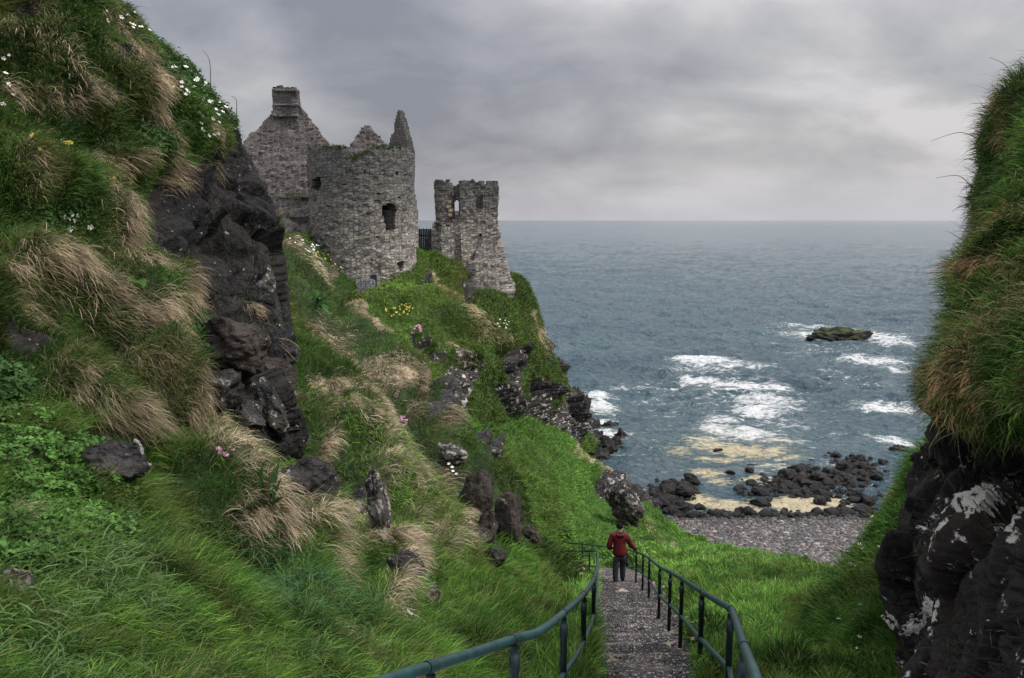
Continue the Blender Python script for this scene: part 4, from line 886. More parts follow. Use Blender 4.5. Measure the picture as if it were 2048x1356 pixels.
# second gable, farther back
sg0, sg1 = xy_at(686, 70), xy_at(788, 70.6)
gab = empty('gable_ruin', ((sg0[0] + sg1[0]) / 2, sg0[1], 22), 'smaller bare gable peeping over the round tower rim', 'ruin')
stop = interp_top([(684, 312), (700, 293), (722, 266), (727, 258), (733, 255), (743, 256), (748, 263), (760, 275), (772, 291), (790, 304)])
adopt(masonry('gable_wall', [sg0, sg1], 20, lambda X, Y, S: zpx(stop(pix(np.stack([X, Y, np.full_like(X, 28)], 1))[0]), 70.3), .7, M_gable, None, .13, seed=21, jag=.14), gab)
adopt(masonry('side_wall', [(sg1[0], sg1[1] + .72), (sg1[0], sg1[1] + 4)], 20, lambda X, Y, S: 27.8 - .5 * S, .6, M_gable, None, .2, seed=22), gab)

# corner tower at the cliff edge
CD_ = 72.0
ct = empty('corner_tower', (*xy_at(940, CD_), 18), 'square ruined tower on the cliff edge with two window openings', 'tower')
p_a, p_b = xy_at(921, CD_), xy_at(996.5, CD_ + .6)
dirx = np.array([p_b[0] - p_a[0], p_b[1] - p_a[1]]); Lx = np.hypot(*dirx)
mt = interp_top([(915, 361), (948, 360), (950, 368), (956, 368), (957, 363), (985, 364), (988, 366), (994, 363), (1000, 364)])
win = [(951, 418), (951, 394), (955, 388), (963, 388), (967, 393), (967, 418)]
fbat = lambda Z: np.interp(Z, [14, 18, 20.5, 23.5], [.9, .65, .28, 0])
def ptop(f, dz=0.0):
    def g(X, Y, S):
        px_, _, d_ = pix(np.stack([X, Y, np.full_like(X, 26)], 1)); return zpx(f(px_), d_) + dz
    return g
main = [p_a, p_b, (p_b[0] - .35, p_b[1] + 5.2)]
adopt(masonry('wall', main, 13.5, lambda X, Y, S: np.where(S <= Lx, ptop(mt)(X, Y, S), zpx(364, CD_ + 1.5) - .10 * (S - Lx)), .9, M_far, None, .13, [win, sq(948, 384, 2, 2), sq(975, 520, 2, 2), sq(980, 534, 2, 2), sq(960, 470, 2.2, 2)], batter=lambda Z: np.interp(Z, [13.5, 17.5, 19.6, 21, 22.3, 23.6], [2.3, 1.5, 1.0, .62, .28, 0]), seed=31, jag=.26), ct)
bk0, bk1 = (p_b[0] - .35, p_b[1] + 5.3), (p_a[0] - 1.9, p_a[1] + 5.0)
adopt(masonry('back_wall', [bk0, bk1], 14, lambda X, Y, S: np.where(S < 3.1, 27.0, 24.6) + .2 * np.sin(S * 4), .8, M_far, None, .18, seed=32), ct)
q0, q1 = xy_at(907, CD_ + .95), xy_at(921.5, CD_ + .95)
adopt(masonry('wall', [q0, q1], 15, ptop(interp_top([(900, 371), (930, 372)])), .5, M_far, None, .11, [[(908, 403), (914, 401), (920, 404), (920, 434), (908, 434)]], seed=33, jag=.2), ct)
adopt(masonry('wall', [xy_at(905, CD_ + .12), xy_at(923, CD_ + .06)], 13.5, ptop(interp_top([(900, 438), (908, 440), (916, 433), (930, 434)])), .8, M_far, None, .12, batter=lambda Z: np.interp(Z, [13.5, 17.5, 21, 23.6], [1.5, .9, .4, 0]), seed=36, jag=.2), ct)
tc0 = xy_at(889.5, CD_ + .9); Rr = 19.0 * CD_ / F_PX
tur = [(tc0[0] + Rr * math.sin(a), tc0[1] - Rr * math.cos(a)) for a in np.linspace(-2.0, 1.5, 40)]
adopt(masonry('turret', tur, 15.5, ptop(interp_top([(868, 363), (880, 360), (900, 362), (906, 366), (912, 368)])), .55, M_far, None, .12, [], seed=34, jag=.24), ct)
bb0, bb1 = xy_at(944, CD_ - .55), xy_at(1003, CD_ - .15)
adopt(masonry('buttress', [(bb0[0] - .0, bb0[1] + .9), bb0, bb1, (bb1[0] + .3, bb1[1] + 2.5)], 13.2, lambda X, Y, S: np.interp(S, [0, .9, 1.6, 2.4, 3.6, 9], [21.0, 20.6, 22.0, 21.2, 19.0, 17.2]), .8, M_far, None, .13, batter=lambda Z: np.interp(Z, [13, 18, 20, 22.2], [1.9, 1.1, .6, -.1]), seed=35, jag=.3), ct)
M_sand = make_plain('sandstone', (.30, .25, .19), .9, .2, 0, 5, .2, .02)
for k, (x, y, w_) in enumerate([(899, 404, 8), (897, 413, 10), (901, 421, 9), (900, 430, 8), (925, 406, 5), (924, 415, 6), (926, 424, 7)]):
    pz = P1(x, y, CD_ - (.32 if x < 910 else .05)); adopt(slab('quoin', pz, (w_ * CD_ / F_PX, .2, .30), M_sand, None, 0, k, .015), ct)

# low rubble walls and the dark gate between the towers
rw = empty('rubble_wall', (*xy_at(880, 69.5), 21), 'low broken rubble wall against the foot of the square tower', 'wall')
rt = interp_top([(850, 482), (856, 474), (861, 462), (866, 442), (873, 437), (880, 440), (888, 448), (910, 447)])
adopt(masonry('wall', [xy_at(857, 69.0), xy_at(882, 68.6), xy_at(909, 69.6)], 17, ptop(interp_top([(850, 470), (862, 462), (884, 449), (908, 449)])), .9, M_far, None, .13, seed=41, jag=.3), rw)
adopt(masonry('back_wall', [xy_at(850, 71.2), xy_at(905, 71.2)], 18, ptop(rt), .6, M_far, None, .13, seed=42, jag=.4), rw)
st = empty('wall_stub', (*xy_at(832, 66), 21), 'narrow upright strip of broken wall just right of the round tower', 'wall')
adopt(masonry('wall', [xy_at(822, 65.5), xy_at(838, 66.2)], 19, ptop(interp_top([(820, 390), (830, 392), (834, 400), (836, 430), (838, 452), (842, 462)])), .8, M_far, None, .12, seed=43, jag=.3), st)
gt = empty('gate', (*xy_at(847, 67), 20), 'tall black gate closing the gap between the two towers', 'gate')
gz = (zpx(458, 67) + zpx(512, 67)) / 2; gh = zpx(458, 67) - zpx(512, 67)
for k in range(8):
    x = P1(836 + k * 3.6, 480, 67); adopt(slab('board', (x[0], x[1], gz + .04 * (k % 2)), (.128, .05, gh), M_darkgate, None, 0, k, .003, .01), gt)
xm_ = P1(849, 480, 67.08)
for z_ in (-.6, .55): adopt(slab('rail', (xm_[0], xm_[1], gz + z_), (1.1, .06, .12), M_darkgate, None, 0, 9, .003, .01), gt)

# wire gabions holding the path edge below the round tower
m, t, b = new_mat('gabion_stone'); M_gab = m
ob = N(t, 'ShaderNodeTexCoord').outputs['Object']
v1 = N(t, 'ShaderNodeTexVoronoi', feature='F1'); t.links.new(ob, v1.inputs['Vector']); v1.inputs['Scale'].default_value = 6
v2 = N(t, 'ShaderNodeTexVoronoi', feature='DISTANCE_TO_EDGE'); t.links.new(ob, v2.inputs['Vector']); v2.inputs['Scale'].default_value = 6
sp = N(t, 'ShaderNodeSeparateColor'); t.links.new(v1.outputs['Color'], sp.inputs[0])
t.links.new(mixc(t, rng(t, v2.outputs['Distance'], .02, .12), (.02, .02, .025), mixc(t, sp.outputs[0], (.12, .12, .15), (.36, .36, .40))), b.inputs['Base Color']); b.inputs['Roughness'].default_value = .85
bump(t, b, v2.outputs['Distance'], 1, .1)
for (x, y, d, w_, h_, lab) in ((733, 578, 50.5, 1.0, 1.15, 'grey wire basket of stones beside the dark gatepost under the round tower'), (665, 592, 50.2, .65, .9, 'wire basket of stones showing through grass at the left of the bank'), (680, 607, 49.4, .8, .75, 'lowest wire basket of stones under yellow flowers')):
    p = P1(x, y, d); g_ = empty('gabion', p, lab, 'gabion')
    slab('stone_fill', (0, 0, 0), (w_, .7, h_), M_gab, g_, .15, int(x), .04, .08)
    bmw = bmesh.new(); M4 = __import__('mathutils').Matrix
    for k in range(int(w_ / .1) + 1): bmesh.ops.create_cube(bmw, size=1, matrix=M4.Translation((-w_ / 2 + k * .1, -.40, 0)) @ M4.Diagonal((.012, .012, h_, 1)))
    for k in range(int(h_ / .1) + 1): bmesh.ops.create_cube(bmw, size=1, matrix=M4.Translation((0, -.405, -h_ / 2 + k * .1)) @ M4.Diagonal((w_, .012, .012, 1)))
    me = bpy.data.meshes.new('wire_mesh'); bmw.to_mesh(me); bmw.free(); me.materials.append(make_plain('galvanised_wire', (.42, .43, .45), .5, .5, .2)); wo_ = bpy.data.objects.new('wire_mesh', me); COL.objects.link(wo_); wo_.parent = g_; wo_.rotation_euler = (0, 0, .15)
p = P1(748, 571, 50.8); tag(slab('gatepost', p, (.32, .3, 1.3), make_plain('dark_timber', (.03, .033, .04), .8, .2, 0, 8), None, .1, 5, .02), 'short dark timber gatepost at the foot of the round tower', 'post')
# ------------------------------------------------------------------ stepped path
SL = .376
def on_plane(px, py, h):
    """point of the path's general slope raised by h above its surface"""
    r = FWD + (px - CX) / F_PX * RGT + (CY - py) / F_PX * UPV
    t = (-1.70 + h) / (r[2] + SL * r[1]); return EYE + t * r
LE = [on_plane(x, y, 0) for x, y in ((1178, 1356), (1181, 1300), (1187, 1260), (1192, 1215), (1197, 1175), (1199, 1150))]
RE = [on_plane(x, y, 0) for x, y in ((1398, 1356), (1380, 1300), (1362, 1260), (1328, 1215), (1297, 1175), (1275, 1150))]
def edge(E, y):
    ys = [p[1] for p in E]; xs = [p[0] for p in E]
    if y < ys[0]: return xs[0] - (ys[0] - y) * (xs[1] - xs[0]) / (ys[1] - ys[0]) * .6
    return float(np.interp(y, ys, xs))
ris = [3.0, 4.2, 5.4, 6.5, 7.6, 8.7, 9.8, 10.9, 11.9, 13.1, 14.3, 15.6, 17.0, 18.5, 20.0, 21.5, 23.1, 24.8, 26.6, 28.4, 30.3, 32.4]
def path_z(y):
    k = int(np.searchsorted(ris, y)) - 1
    k = max(0, min(k, len(ris) - 2)); a, b_ = ris[k], ris[k + 1]
    za, zb_ = 22.30 - SL * a - .085, 22.30 - SL * b_ + .085
    return za + (zb_ - za) * (y - a) / (b_ - a)
PV_, PA = [], []
ysamp = []
for k in range(len(ris) - 1):
    for q in np.linspace(ris[k] + .012, ris[k + 1] - .012, 12): ysamp.append((q, 0.0))
for yk, _ in ysamp:
    l, r = edge(LE, yk) - .15, edge(RE, yk) + .15
    kk = int(np.searchsorted(ris, yk)) - 1; f = (ris[kk + 1] - yk)
    for u in np.linspace(0, 1, 26):
        x = l + (r - l) * u
        nx_ = .03 * float(vnoise(np.array([[x * 2.2, yk * 2.2, 1.0]]), 3)[0]) + .014 * float(vnoise(np.array([[x * 7, yk * 7, 2.0]]), 4)[0]) + .03 * (2 * u - 1) ** 2
        nw = .11 + .09 * float(vnoise(np.array([[x * 2.5, kk * 5.3, 4.0]]), 5)[0])
        PV_.append((x, yk + .10 * float(vnoise(np.array([[x * 1.6, kk * 3.1, 0.0]]), 6)[0]), path_z(yk) + nx_ + (.022 if f < nw else 0)))
        PA.append(1.0 if f < nw or f > ris[kk + 1] - ris[kk] - .03 else 0.0)
m, t, b = new_mat('gravel_path'); M_path = m
ob = N(t, 'ShaderNodeTexCoord').outputs['Object']
vo = N(t, 'ShaderNodeTexVoronoi', feature='F1'); t.links.new(ob, vo.inputs['Vector']); vo.inputs['Scale'].default_value = 42
sp = N(t, 'ShaderNodeSeparateColor'); t.links.new(vo.outputs['Color'], sp.inputs[0])
big = noisen(t, ob, .8, 4); ed = attr(t, 'edge')
gcol = mixc(t, sp.outputs[0], (.016, .016, .019), (.078, .075, .076)); gcol = mixc(t, mathn(t, 'GREATER_THAN', sp.outputs[1], .86), gcol, (.42, .39, .36))
gcol = mixc(t, rng(t, big, .52, .70, 0, .4), gcol, (.15, .115, .085))
ecol = mixc(t, noisen(t, ob, 6, 5, .7), (.17, .13, .10), (.46, .37, .28))
em = mathn(t, 'MULTIPLY', ed, rng(t, noisen(t, ob, 2.2, 5, .65), .44, .60, 0, .7))
t.links.new(mixc(t, em, gcol, ecol), b.inputs['Base Color']); b.inputs['Roughness'].default_value = .92
bump(t, b, mathn(t, 'ADD', vo.outputs['Distance'], noisen(t, ob, 16, 4)), .9, .03)
path = mesh_np('path', np.array(PV_), grid_faces(len(ysamp), 26), None, M_path, attrs=dict(edge=np.array(PA)))
tag(path, 'steep gravel path with low stone edged steps', kind='structure')
# loose chippings
n = 15000
gy_ = RNG.uniform(5.5, 25, n) ; gu = RNG.uniform(0, 1, n)
gl = np.array([edge(LE, y) for y in gy_]); gr2 = np.array([edge(RE, y) for y in gy_]); gzz = np.array([path_z(y) for y in gy_])
gp_ = np.stack([gl + (gr2 - gl) * gu, gy_, gzz + .012 + .03 * (2 * gu - 1) ** 2], 1)
bv, bf = ICO1; s_ = RNG.gamma(4, .0020, n) + .005
q = RNG.normal(size=(n, 3, 3)); q, _ = np.linalg.qr(q)
gv = gp_[:, None] + (bv[None] * np.array([1.2, .9, .6])) @ np.swapaxes(q, 1, 2) * s_[:, None, None]
gc = pal[RNG.choice(len(pal), n, p=[.24, .2, .14, .10, .07, .06, .05, .14])] * .6 * RNG.uniform(.7, 1.3, (n, 1))
go = mesh_np('gravel', gv.reshape(-1, 3), None, (bf[None] + (np.arange(n) * len(bv))[:, None, None]).reshape(-1, 3), M_pebble, cols=np.repeat(gc, len(bv), 0))
tag(go, 'loose grey stone chippings on the path', kind='stuff')
for k, (x, y, w_, h_, lab) in enumerate([(1193, 1287, .22, .13, 'pale block at the left edge of the steps, beside a railing post'), (1345, 1296, .30, .12, 'pale flat stone at the right edge of the steps'), (1176, 1352, .30, .10, 'pale rounded stone at the bottom left of the steps'), (1389, 1327, .2, .08, 'small pale stone against the right railing foot'), (1246, 1186, .34, .04, 'worn sandstone slab set in the path just behind the walker'), (1225, 1328, .22, .07, 'brownish flat stone half buried in the lower path')]):
    p = on_plane(x, y, .03); tag(slab('kerb_stone', p, (w_, w_ * .6 if k != 4 else .3, h_), M_sand, None, .2 * k, k + 20, .018, .04), lab, 'stone')

# ------------------------------------------------------------------ railings
def tube(pts, r, seg=12, closed_ends=True):
    pts = [Vector(p) for p in pts]; V, F = [], []
    for i, p in enumerate(pts):
        tdir = ((pts[min(i + 1, len(pts) - 1)] - p).normalized() + (p - pts[max(i - 1, 0)]).normalized())
        if tdir.length < 1e-6: tdir = Vector((0, 0, 1))
        tdir.normalize(); ref = Vector((0, 0, 1)) if abs(tdir.z) < .9 else Vector((0, 1, 0))
        u = tdir.cross(ref).normalized(); v = u.cross(tdir)
        rr = r[i] if isinstance(r, (list, tuple)) else r
        for k in range(seg):
            a = 2 * math.pi * k / seg; q = p + (u * math.cos(a) + v * math.sin(a)) * rr; V.append(q[:])
    for i in range(len(pts) - 1):
        for k in range(seg): F.append((i * seg + k, i * seg + (k + 1) % seg, (i + 1) * seg + (k + 1) % seg, (i + 1) * seg + k))
    F3 = []
    if closed_ends:
        for base, c in ((0, pts[0]), ((len(pts) - 1) * seg, pts[-1])):
            ci = len(V); V.append(c[:])
            for k in range(seg): F3.append((base + k, base + (k + 1) % seg, ci))
    return np.array(V), np.array(F), np.array(F3)
def tube_ob(name, pts, r, mat, parent=None, seg=12):
    V, F, F3 = tube(pts, r, seg); return mesh_np(name, V, F, F3, mat, parent)
def smooth_line(pts, n=10):
    C = np.array(pts); return catmull(C, (len(C) - 1) * n + 1)
def railing(label, top, posts, mid_h=.52, foot=1.02, extra=.15):
    T = smooth_line(top, 10); root = empty('railing', T[len(T) // 2] - np.array([0, 0, 1.0]), label, 'railing')
    o3 = np.array(root.location)
    tube_ob('top_rail', T - o3, .028, M_paint, root, 16)
    tube_ob('mid_rail', T - o3 - np.array([0, 0, mid_h]), .024, M_paint, root, 12)
    cum = np.concatenate([[0], np.cumsum(np.linalg.norm(np.diff(T, axis=0), axis=1))])
    for px_ in posts:
        if isinstance(px_, tuple): x, y = px_
        ppx, ppy, _ = pix(T); i = int(np.argmin((ppx - x) ** 2 + (ppy - y) ** 2)); p = T[i] - o3
        po = tube_ob('post', [p + np.array([0, 0, -.045]), p + np.array([0, 0, -.10]), p + np.array([0, 0, -.105]), p + np.array([0, 0, -.20]), p + np.array([0, 0, -.205]), p + np.array([0, 0, -foot - extra])], [.024, .024, .033, .033, .027, .027], M_post, root, 12)
        dirv = T[min(i + 1, len(T) - 1)] - T[max(i - 1, 0)]; dirv /= np.linalg.norm(dirv)
        for hh, rr in ((0.0, .033), (mid_h, .031)):
            c = p - np.array([0, 0, hh]); tube_ob('collar', [c - dirv * .045, c + dirv * .045], rr, M_paint, po, 12)
    return root
def RP(x, y): return on_plane(x, y, 1.02)
left = [RP(x, y) for x, y in ((640, 1408), (787, 1356), (910, 1318), (1029, 1278), (1080, 1262), (1128, 1225), (1168, 1188), (1188, 1157), (1194, 1136), (1195.5, 1117), (1194, 1105))]
left += [P1(1190, 1102, 27.0), P1(1168, 1102, 28.0), P1(1130, 1102, 29.0)]
railing('green tubular railing along the left of the steps, sweeping in from the bottom edge', left, [(860, 1332), (1029, 1278), (1128, 1225), (1168, 1188), (1188, 1157), (1195, 1110), (1180, 1102)])
right = [RP(1532, 1460), RP(1512, 1358), RP(1491, 1300), RP(1467, 1228), RP(1458, 1216), RP(1404, 1184), RP(1364, 1158), RP(1343, 1146), RP(1320, 1134), RP(1299, 1117), RP(1285, 1109), RP(1272, 1103)]
right += [P1(1264, 1101.5, 29), P1(1254, 1099.5, 34), P1(1232, 1096, 36.6), P1(1200, 1092, 37.4), P1(1165, 1088, 38), P1(1115, 1085, 39.5), P1(1060, 1083, 41)]
railing('green tubular railing along the right of the steps, continuing round behind the walker', right, [(1489, 1292), (1461, 1220), (1404, 1184), (1364, 1158), (1340, 1144), (1320, 1134), (1299, 1117), (1286, 1109), (1273, 1103), (1254, 1099), (1165, 1088)])

# ------------------------------------------------------------------ the walker
def skin(name, verts, edges, radii, mat, parent=None, sub=2, root=0):
    me = bpy.data.meshes.new(name); me.from_pydata([tuple(v) for v in verts], edges, []); o = bpy.data.objects.new(name, me); COL.objects.link(o)
    sk = o.modifiers.new('skin', 'SKIN'); sk.use_smooth_shade = True
    for i, r in enumerate(radii):
        d = me.skin_vertices[0].data[i]; d.radius = r if isinstance(r, tuple) else (r, r); d.use_root = (i == root)
    ss = o.modifiers.new('sub', 'SUBSURF'); ss.levels = sub; ss.render_levels = sub
    dg = bpy.context.evaluated_depsgraph_get(); me2 = bpy.data.meshes.new_from_object(o.evaluated_get(dg))
    bpy.data.objects.remove(o); me2.name = name
    o = bpy.data.objects.new(name, me2); COL.objects.link(o); me2.materials.clear(); me2.materials.append(mat)
    for p in me2.polygons: p.use_smooth = True
    if parent is not None: o.parent = parent
    return o
M_skin = make_plain('skin', (.42, .26, .19), .6, .3, 0, 10, .08)
M_jacket = make_plain('red_jacket', (.095, .007, .013), .7, .3, 0, 5, .3, .02)
M_trous = make_plain('grey_trousers', (.030, .032, .040), .85, .2, 0, 6, .3, .02)
M_boot = make_plain('dark_boot', (.02, .019, .02), .6, .3, 0, 8)
M_hat = make_plain('black_wool', (.008, .008, .010), .95, .1, 0, 60, .3, .004)
M_grey = make_plain('grey_collar', (.10, .11, .13), .8, .2, 0, 10)
gpt = on_plane(1238, 1168, .0); gpt[2] = path_z(gpt[1]) + .02
man = empty('person', gpt, 'walker from behind in red hooded jacket, black hat and grey trousers, hand on rail', 'person')
man.scale = (1.02, 1.02, 1.02)
hand_r = (RP(1271, 1102) - gpt) / 1.02 + np.array([0, -.0, .045])
RX, RY, RZ = hand_r
# x right, y away, z up
bv_ = [(0, 0, .93), (0, .01, 1.08), (0, .01, 1.25), (0, .02, 1.40), (0, .03, 1.50), (0, .04, 1.57), (0, .05, 1.66), (0, .05, 1.74),
       (-.09, 0, .90), (-.10, -.02, .50), (-.11, -.10, .10), (-.115, -.02, .045), (-.12, .09, .03),
       (.09, 0, .90), (.10, .12, .50), (.11, .14, .08), (.115, .22, .025), (.12, .32, .015),
       (-.17, .02, 1.42), (-.29, -.02, 1.16), (-.20, .20, 1.02), (-.16, .25, 1.00),
       (.17, .02, 1.42), (.30, .05, 1.17), (RX - .02, RY - .07, RZ + .05), (RX, RY, RZ)]
be = [(0, 1), (1, 2), (2, 3), (3, 4), (4, 5), (5, 6), (6, 7), (0, 8), (8, 9), (9, 10), (10, 11), (11, 12), (0, 13), (13, 14), (14, 15), (15, 16), (16, 17), (3, 18), (18, 19), (19, 20), (20, 21), (3, 22), (22, 23), (23, 24), (24, 25)]
brd = [(.15, .11), (.14, .10), (.15, .11), (.15, .10), .06, .075, .092, .07, .085, .06, .045, .05, .035, .085, .06, .045, .05, .035, .06, .045, .032, .030, .06, .045, .032, .030]
for s_, base, i0 in ((-1, (-.16, .25, 1.00), 21), (1, (RX, RY, RZ), 25)):
    for k, (ang, ln) in enumerate(((-.5, .055), (-.22, .078), (0, .086), (.2, .08), (.42, .062))):
        dx, dy = math.sin(ang) * s_, math.cos(ang)
        a = len(bv_); bv_.append((base[0] + dx * .045, base[1] + dy * .045, base[2] - .002)); bv_.append((base[0] + dx * (.045 + ln * .6), base[1] + dy * (.045 + ln * .6), base[2] - .012)); bv_.append((base[0] + dx * (.045 + ln * .8), base[1] + dy * (.045 + ln * .85), base[2] - .040))
        be += [(i0, a), (a, a + 1), (a + 1, a + 2)]; brd += [.010, .009, .007]
skin('body', bv_, be, brd, M_skin, man, 1)
jv = [(0, 0, .80), (0, 0, .95), (0, .0, 1.12), (0, .0, 1.28), (0, .015, 1.42), (0, .03, 1.52), (-.20, .01, 1.435), (-.275, -.02, 1.28), (-.325, -.03, 1.12), (-.25, .10, 1.02), (-.20, .19, .99),
      (.20, .01, 1.435), (.275, .02, 1.28), (.325, .03, 1.14), ((.33 + RX) / 2 + .02, (.03 + RY) / 2, (1.12 + RZ) / 2), (RX - .012, RY - .075, RZ + .04)]
je = [(0, 1), (1, 2), (2, 3), (3, 4), (4, 5), (4, 6), (6, 7), (7, 8), (8, 9), (9, 10), (4, 11), (11, 12), (12, 13), (13, 14), (14, 15)]
jr = [(.225, .17), (.225, .17), (.205, .155), (.215, .15), (.20, .13), (.085, .085), .105, .092, .085, .07, .055, .105, .092, .085, .07, .055]
jk = skin('jacket', jv, je, jr, M_jacket, man, 2)
hv = [(0, -.10, 1.44), (0, -.115, 1.49), (0, -.07, 1.545)]
skin('hood', [(-.10, -.04, 1.54), (-.085, -.10, 1.49), (0, -.135, 1.455), (.085, -.10, 1.49), (.10, -.04, 1.54)], [(0, 1), (1, 2), (2, 3), (3, 4)], [.04, .05, .06, .05, .04], M_jacket, jk, 2, 2)
skin('collar', [(-.06, .0, 1.575), (-.05, -.06, 1.575), (0, -.085, 1.575), (.05, -.06, 1.575), (.06, .0, 1.575)], [(0, 1), (1, 2), (2, 3), (3, 4)], [.022] * 5, M_grey, jk, 1, 2)
skin('trousers', [(0, 0, .93), (0, 0, .84), (-.105, 0, .78), (-.115, -.02, .48), (-.12, -.10, .07), (.105, .02, .78), (.115, .12, .48), (.12, .14, .05)], [(0, 1), (1, 2), (2, 3), (3, 4), (1, 5), (5, 6), (6, 7)], [(.17, .13), (.16, .13), .115, .095, .085, .115, .095, .085], M_trous, man, 2)
for sx_, y0, z0 in ((-.12, -.10, .045), (.125, .15, .02)):
    skin('boot', [(sx_, y0 - .03, z0 + .09), (sx_, y0 - .03, z0 + .01), (sx_, y0 + .09, z0), (sx_, y0 + .19, z0 - .01)], [(0, 1), (1, 2), (2, 3)], [.055, .058, .055, .042], M_boot, man, 2)
skin('hat', [(0, .035, 1.635), (0, .045, 1.70), (0, .055, 1.77), (0, .055, 1.815)], [(0, 1), (1, 2), (2, 3)], [(.112, .118), (.116, .12), (.098, .10), (.045, .045)], M_hat, man, 2)
# ------------------------------------------------------------------ grass
def sample(S, n, wfun, seed):
    r = np.random.default_rng(seed); V, Fq = S['V'], S['F']
    T = np.concatenate([Fq[:, [0, 1, 2]], Fq[:, [0, 2, 3]]])
    x, y, d = pix(V); A, B, Cc = T[:, 0], T[:, 1], T[:, 2]
    ar = .5 * ((x[B] - x[A]) * (y[Cc] - y[A]) - (x[Cc] - x[A]) * (y[B] - y[A]))
    area3 = .5 * np.linalg.norm(np.cross(V[B] - V[A], V[Cc] - V[A]), axis=1)
    nd = ((V[A] - EYE) * S['n'][A]).sum(1); ok = d[A] > 1
    full = area3 * (F_PX / np.maximum(d[A], 1)) ** 2                    # as if seen square on
    w = np.where(nd < 0, np.maximum(np.abs(ar), .30 * full), .22 * full)
    xm, ym = x[A], y[A]
    off = (xm < -60) | (xm > 2110) | (ym < -60) | (ym > 1420); w = np.where(off, w * .12, w)
    w = w * wfun(S, A) * ok
    w = np.clip(w, 0, np.percentile(w, 99.7)); tot = w.sum()
    k = r.choice(len(T), n, p=w / tot)
    a = np.sqrt(r.uniform(size=n)); b_ = r.uniform(size=n); u = np.stack([1 - a, a * (1 - b_), a * b_], 1)
    def it(q): return (q[T[k]] * (u[..., None] if q.ndim == 2 else u)).sum(1)
    nn = it(S['n']); nn /= np.linalg.norm(nn, axis=1, keepdims=True)
    R = it(V); n0 = it(S['n0']); n0 /= np.linalg.norm(n0, axis=1, keepdims=True)
    SAMP['n0'] = n0
    return R, nn, it(S['dry']), np.linalg.norm(R - EYE, axis=1), it(S['rock'])
SAMP = {}
def unit(v): return v / np.maximum(np.linalg.norm(v, axis=-1, keepdims=True), 1e-9)
UP = np.array([0, 0, 1.0])
def blades(name, root, d0, d1, L, W, colr, segs, mat, seed, tipc=1.25, rootc=.75, side=None, parent=None):
    """bent tapering leaves, one strip each; d0 is the direction at the foot and d1 at the tip"""
    r = np.random.default_rng(seed); n = len(root)
    if side is None: side = unit(np.cross(d0, r.normal(size=(n, 3))))
    P_ = [root]; cur = root; t_ = np.linspace(0, 1, segs + 1)
    for k in range(segs):
        f = ((t_[k] + t_[k + 1]) / 2) ** 1.1
        cur = cur + unit(d0 * (1 - f) + d1 * f) * (L / segs)[:, None]; P_.append(cur)
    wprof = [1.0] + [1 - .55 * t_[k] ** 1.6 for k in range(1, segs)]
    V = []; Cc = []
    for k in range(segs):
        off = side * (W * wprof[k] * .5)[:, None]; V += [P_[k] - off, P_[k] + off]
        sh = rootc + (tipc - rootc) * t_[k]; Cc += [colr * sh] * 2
    V.append(P_[segs]); Cc.append(colr * tipc); m_ = 2 * segs + 1
    V = np.stack(V, 1).reshape(-1, 3); Cc = np.clip(np.stack(Cc, 1).reshape(-1, 3), 0, .9)
    base = (np.arange(n) * m_)[:, None]
    F4 = np.concatenate([base + np.array([2 * k, 2 * k + 1, 2 * k + 3, 2 * k + 2]) for k in range(segs - 1)]) if segs > 1 else None
    F3 = base + np.array([2 * segs - 2, 2 * segs - 1, 2 * segs])
    return mesh_np(name, V, F4, F3, mat, parent, cols=Cc)
def cellrand(X, lam, seed):
    q = np.floor(X / lam[:, None] + .5 * np.stack([vnoise(X / (lam[:, None] * 1.5) + 31 * k, seed + k) for k in range(3)], 1)).astype(np.int64)
    return np.stack([hashi(q[:, 0], q[:, 1], q[:, 2], seed + 10 + k) for k in range(5)], 1)
def downhill(nn): return unit(-UP + nn * (nn @ UP)[:, None])
def cohere(X, lam, seed): return np.stack([vnoise(X / lam[:, None] + 13 * k, seed + k) for k in range(3)], 1)

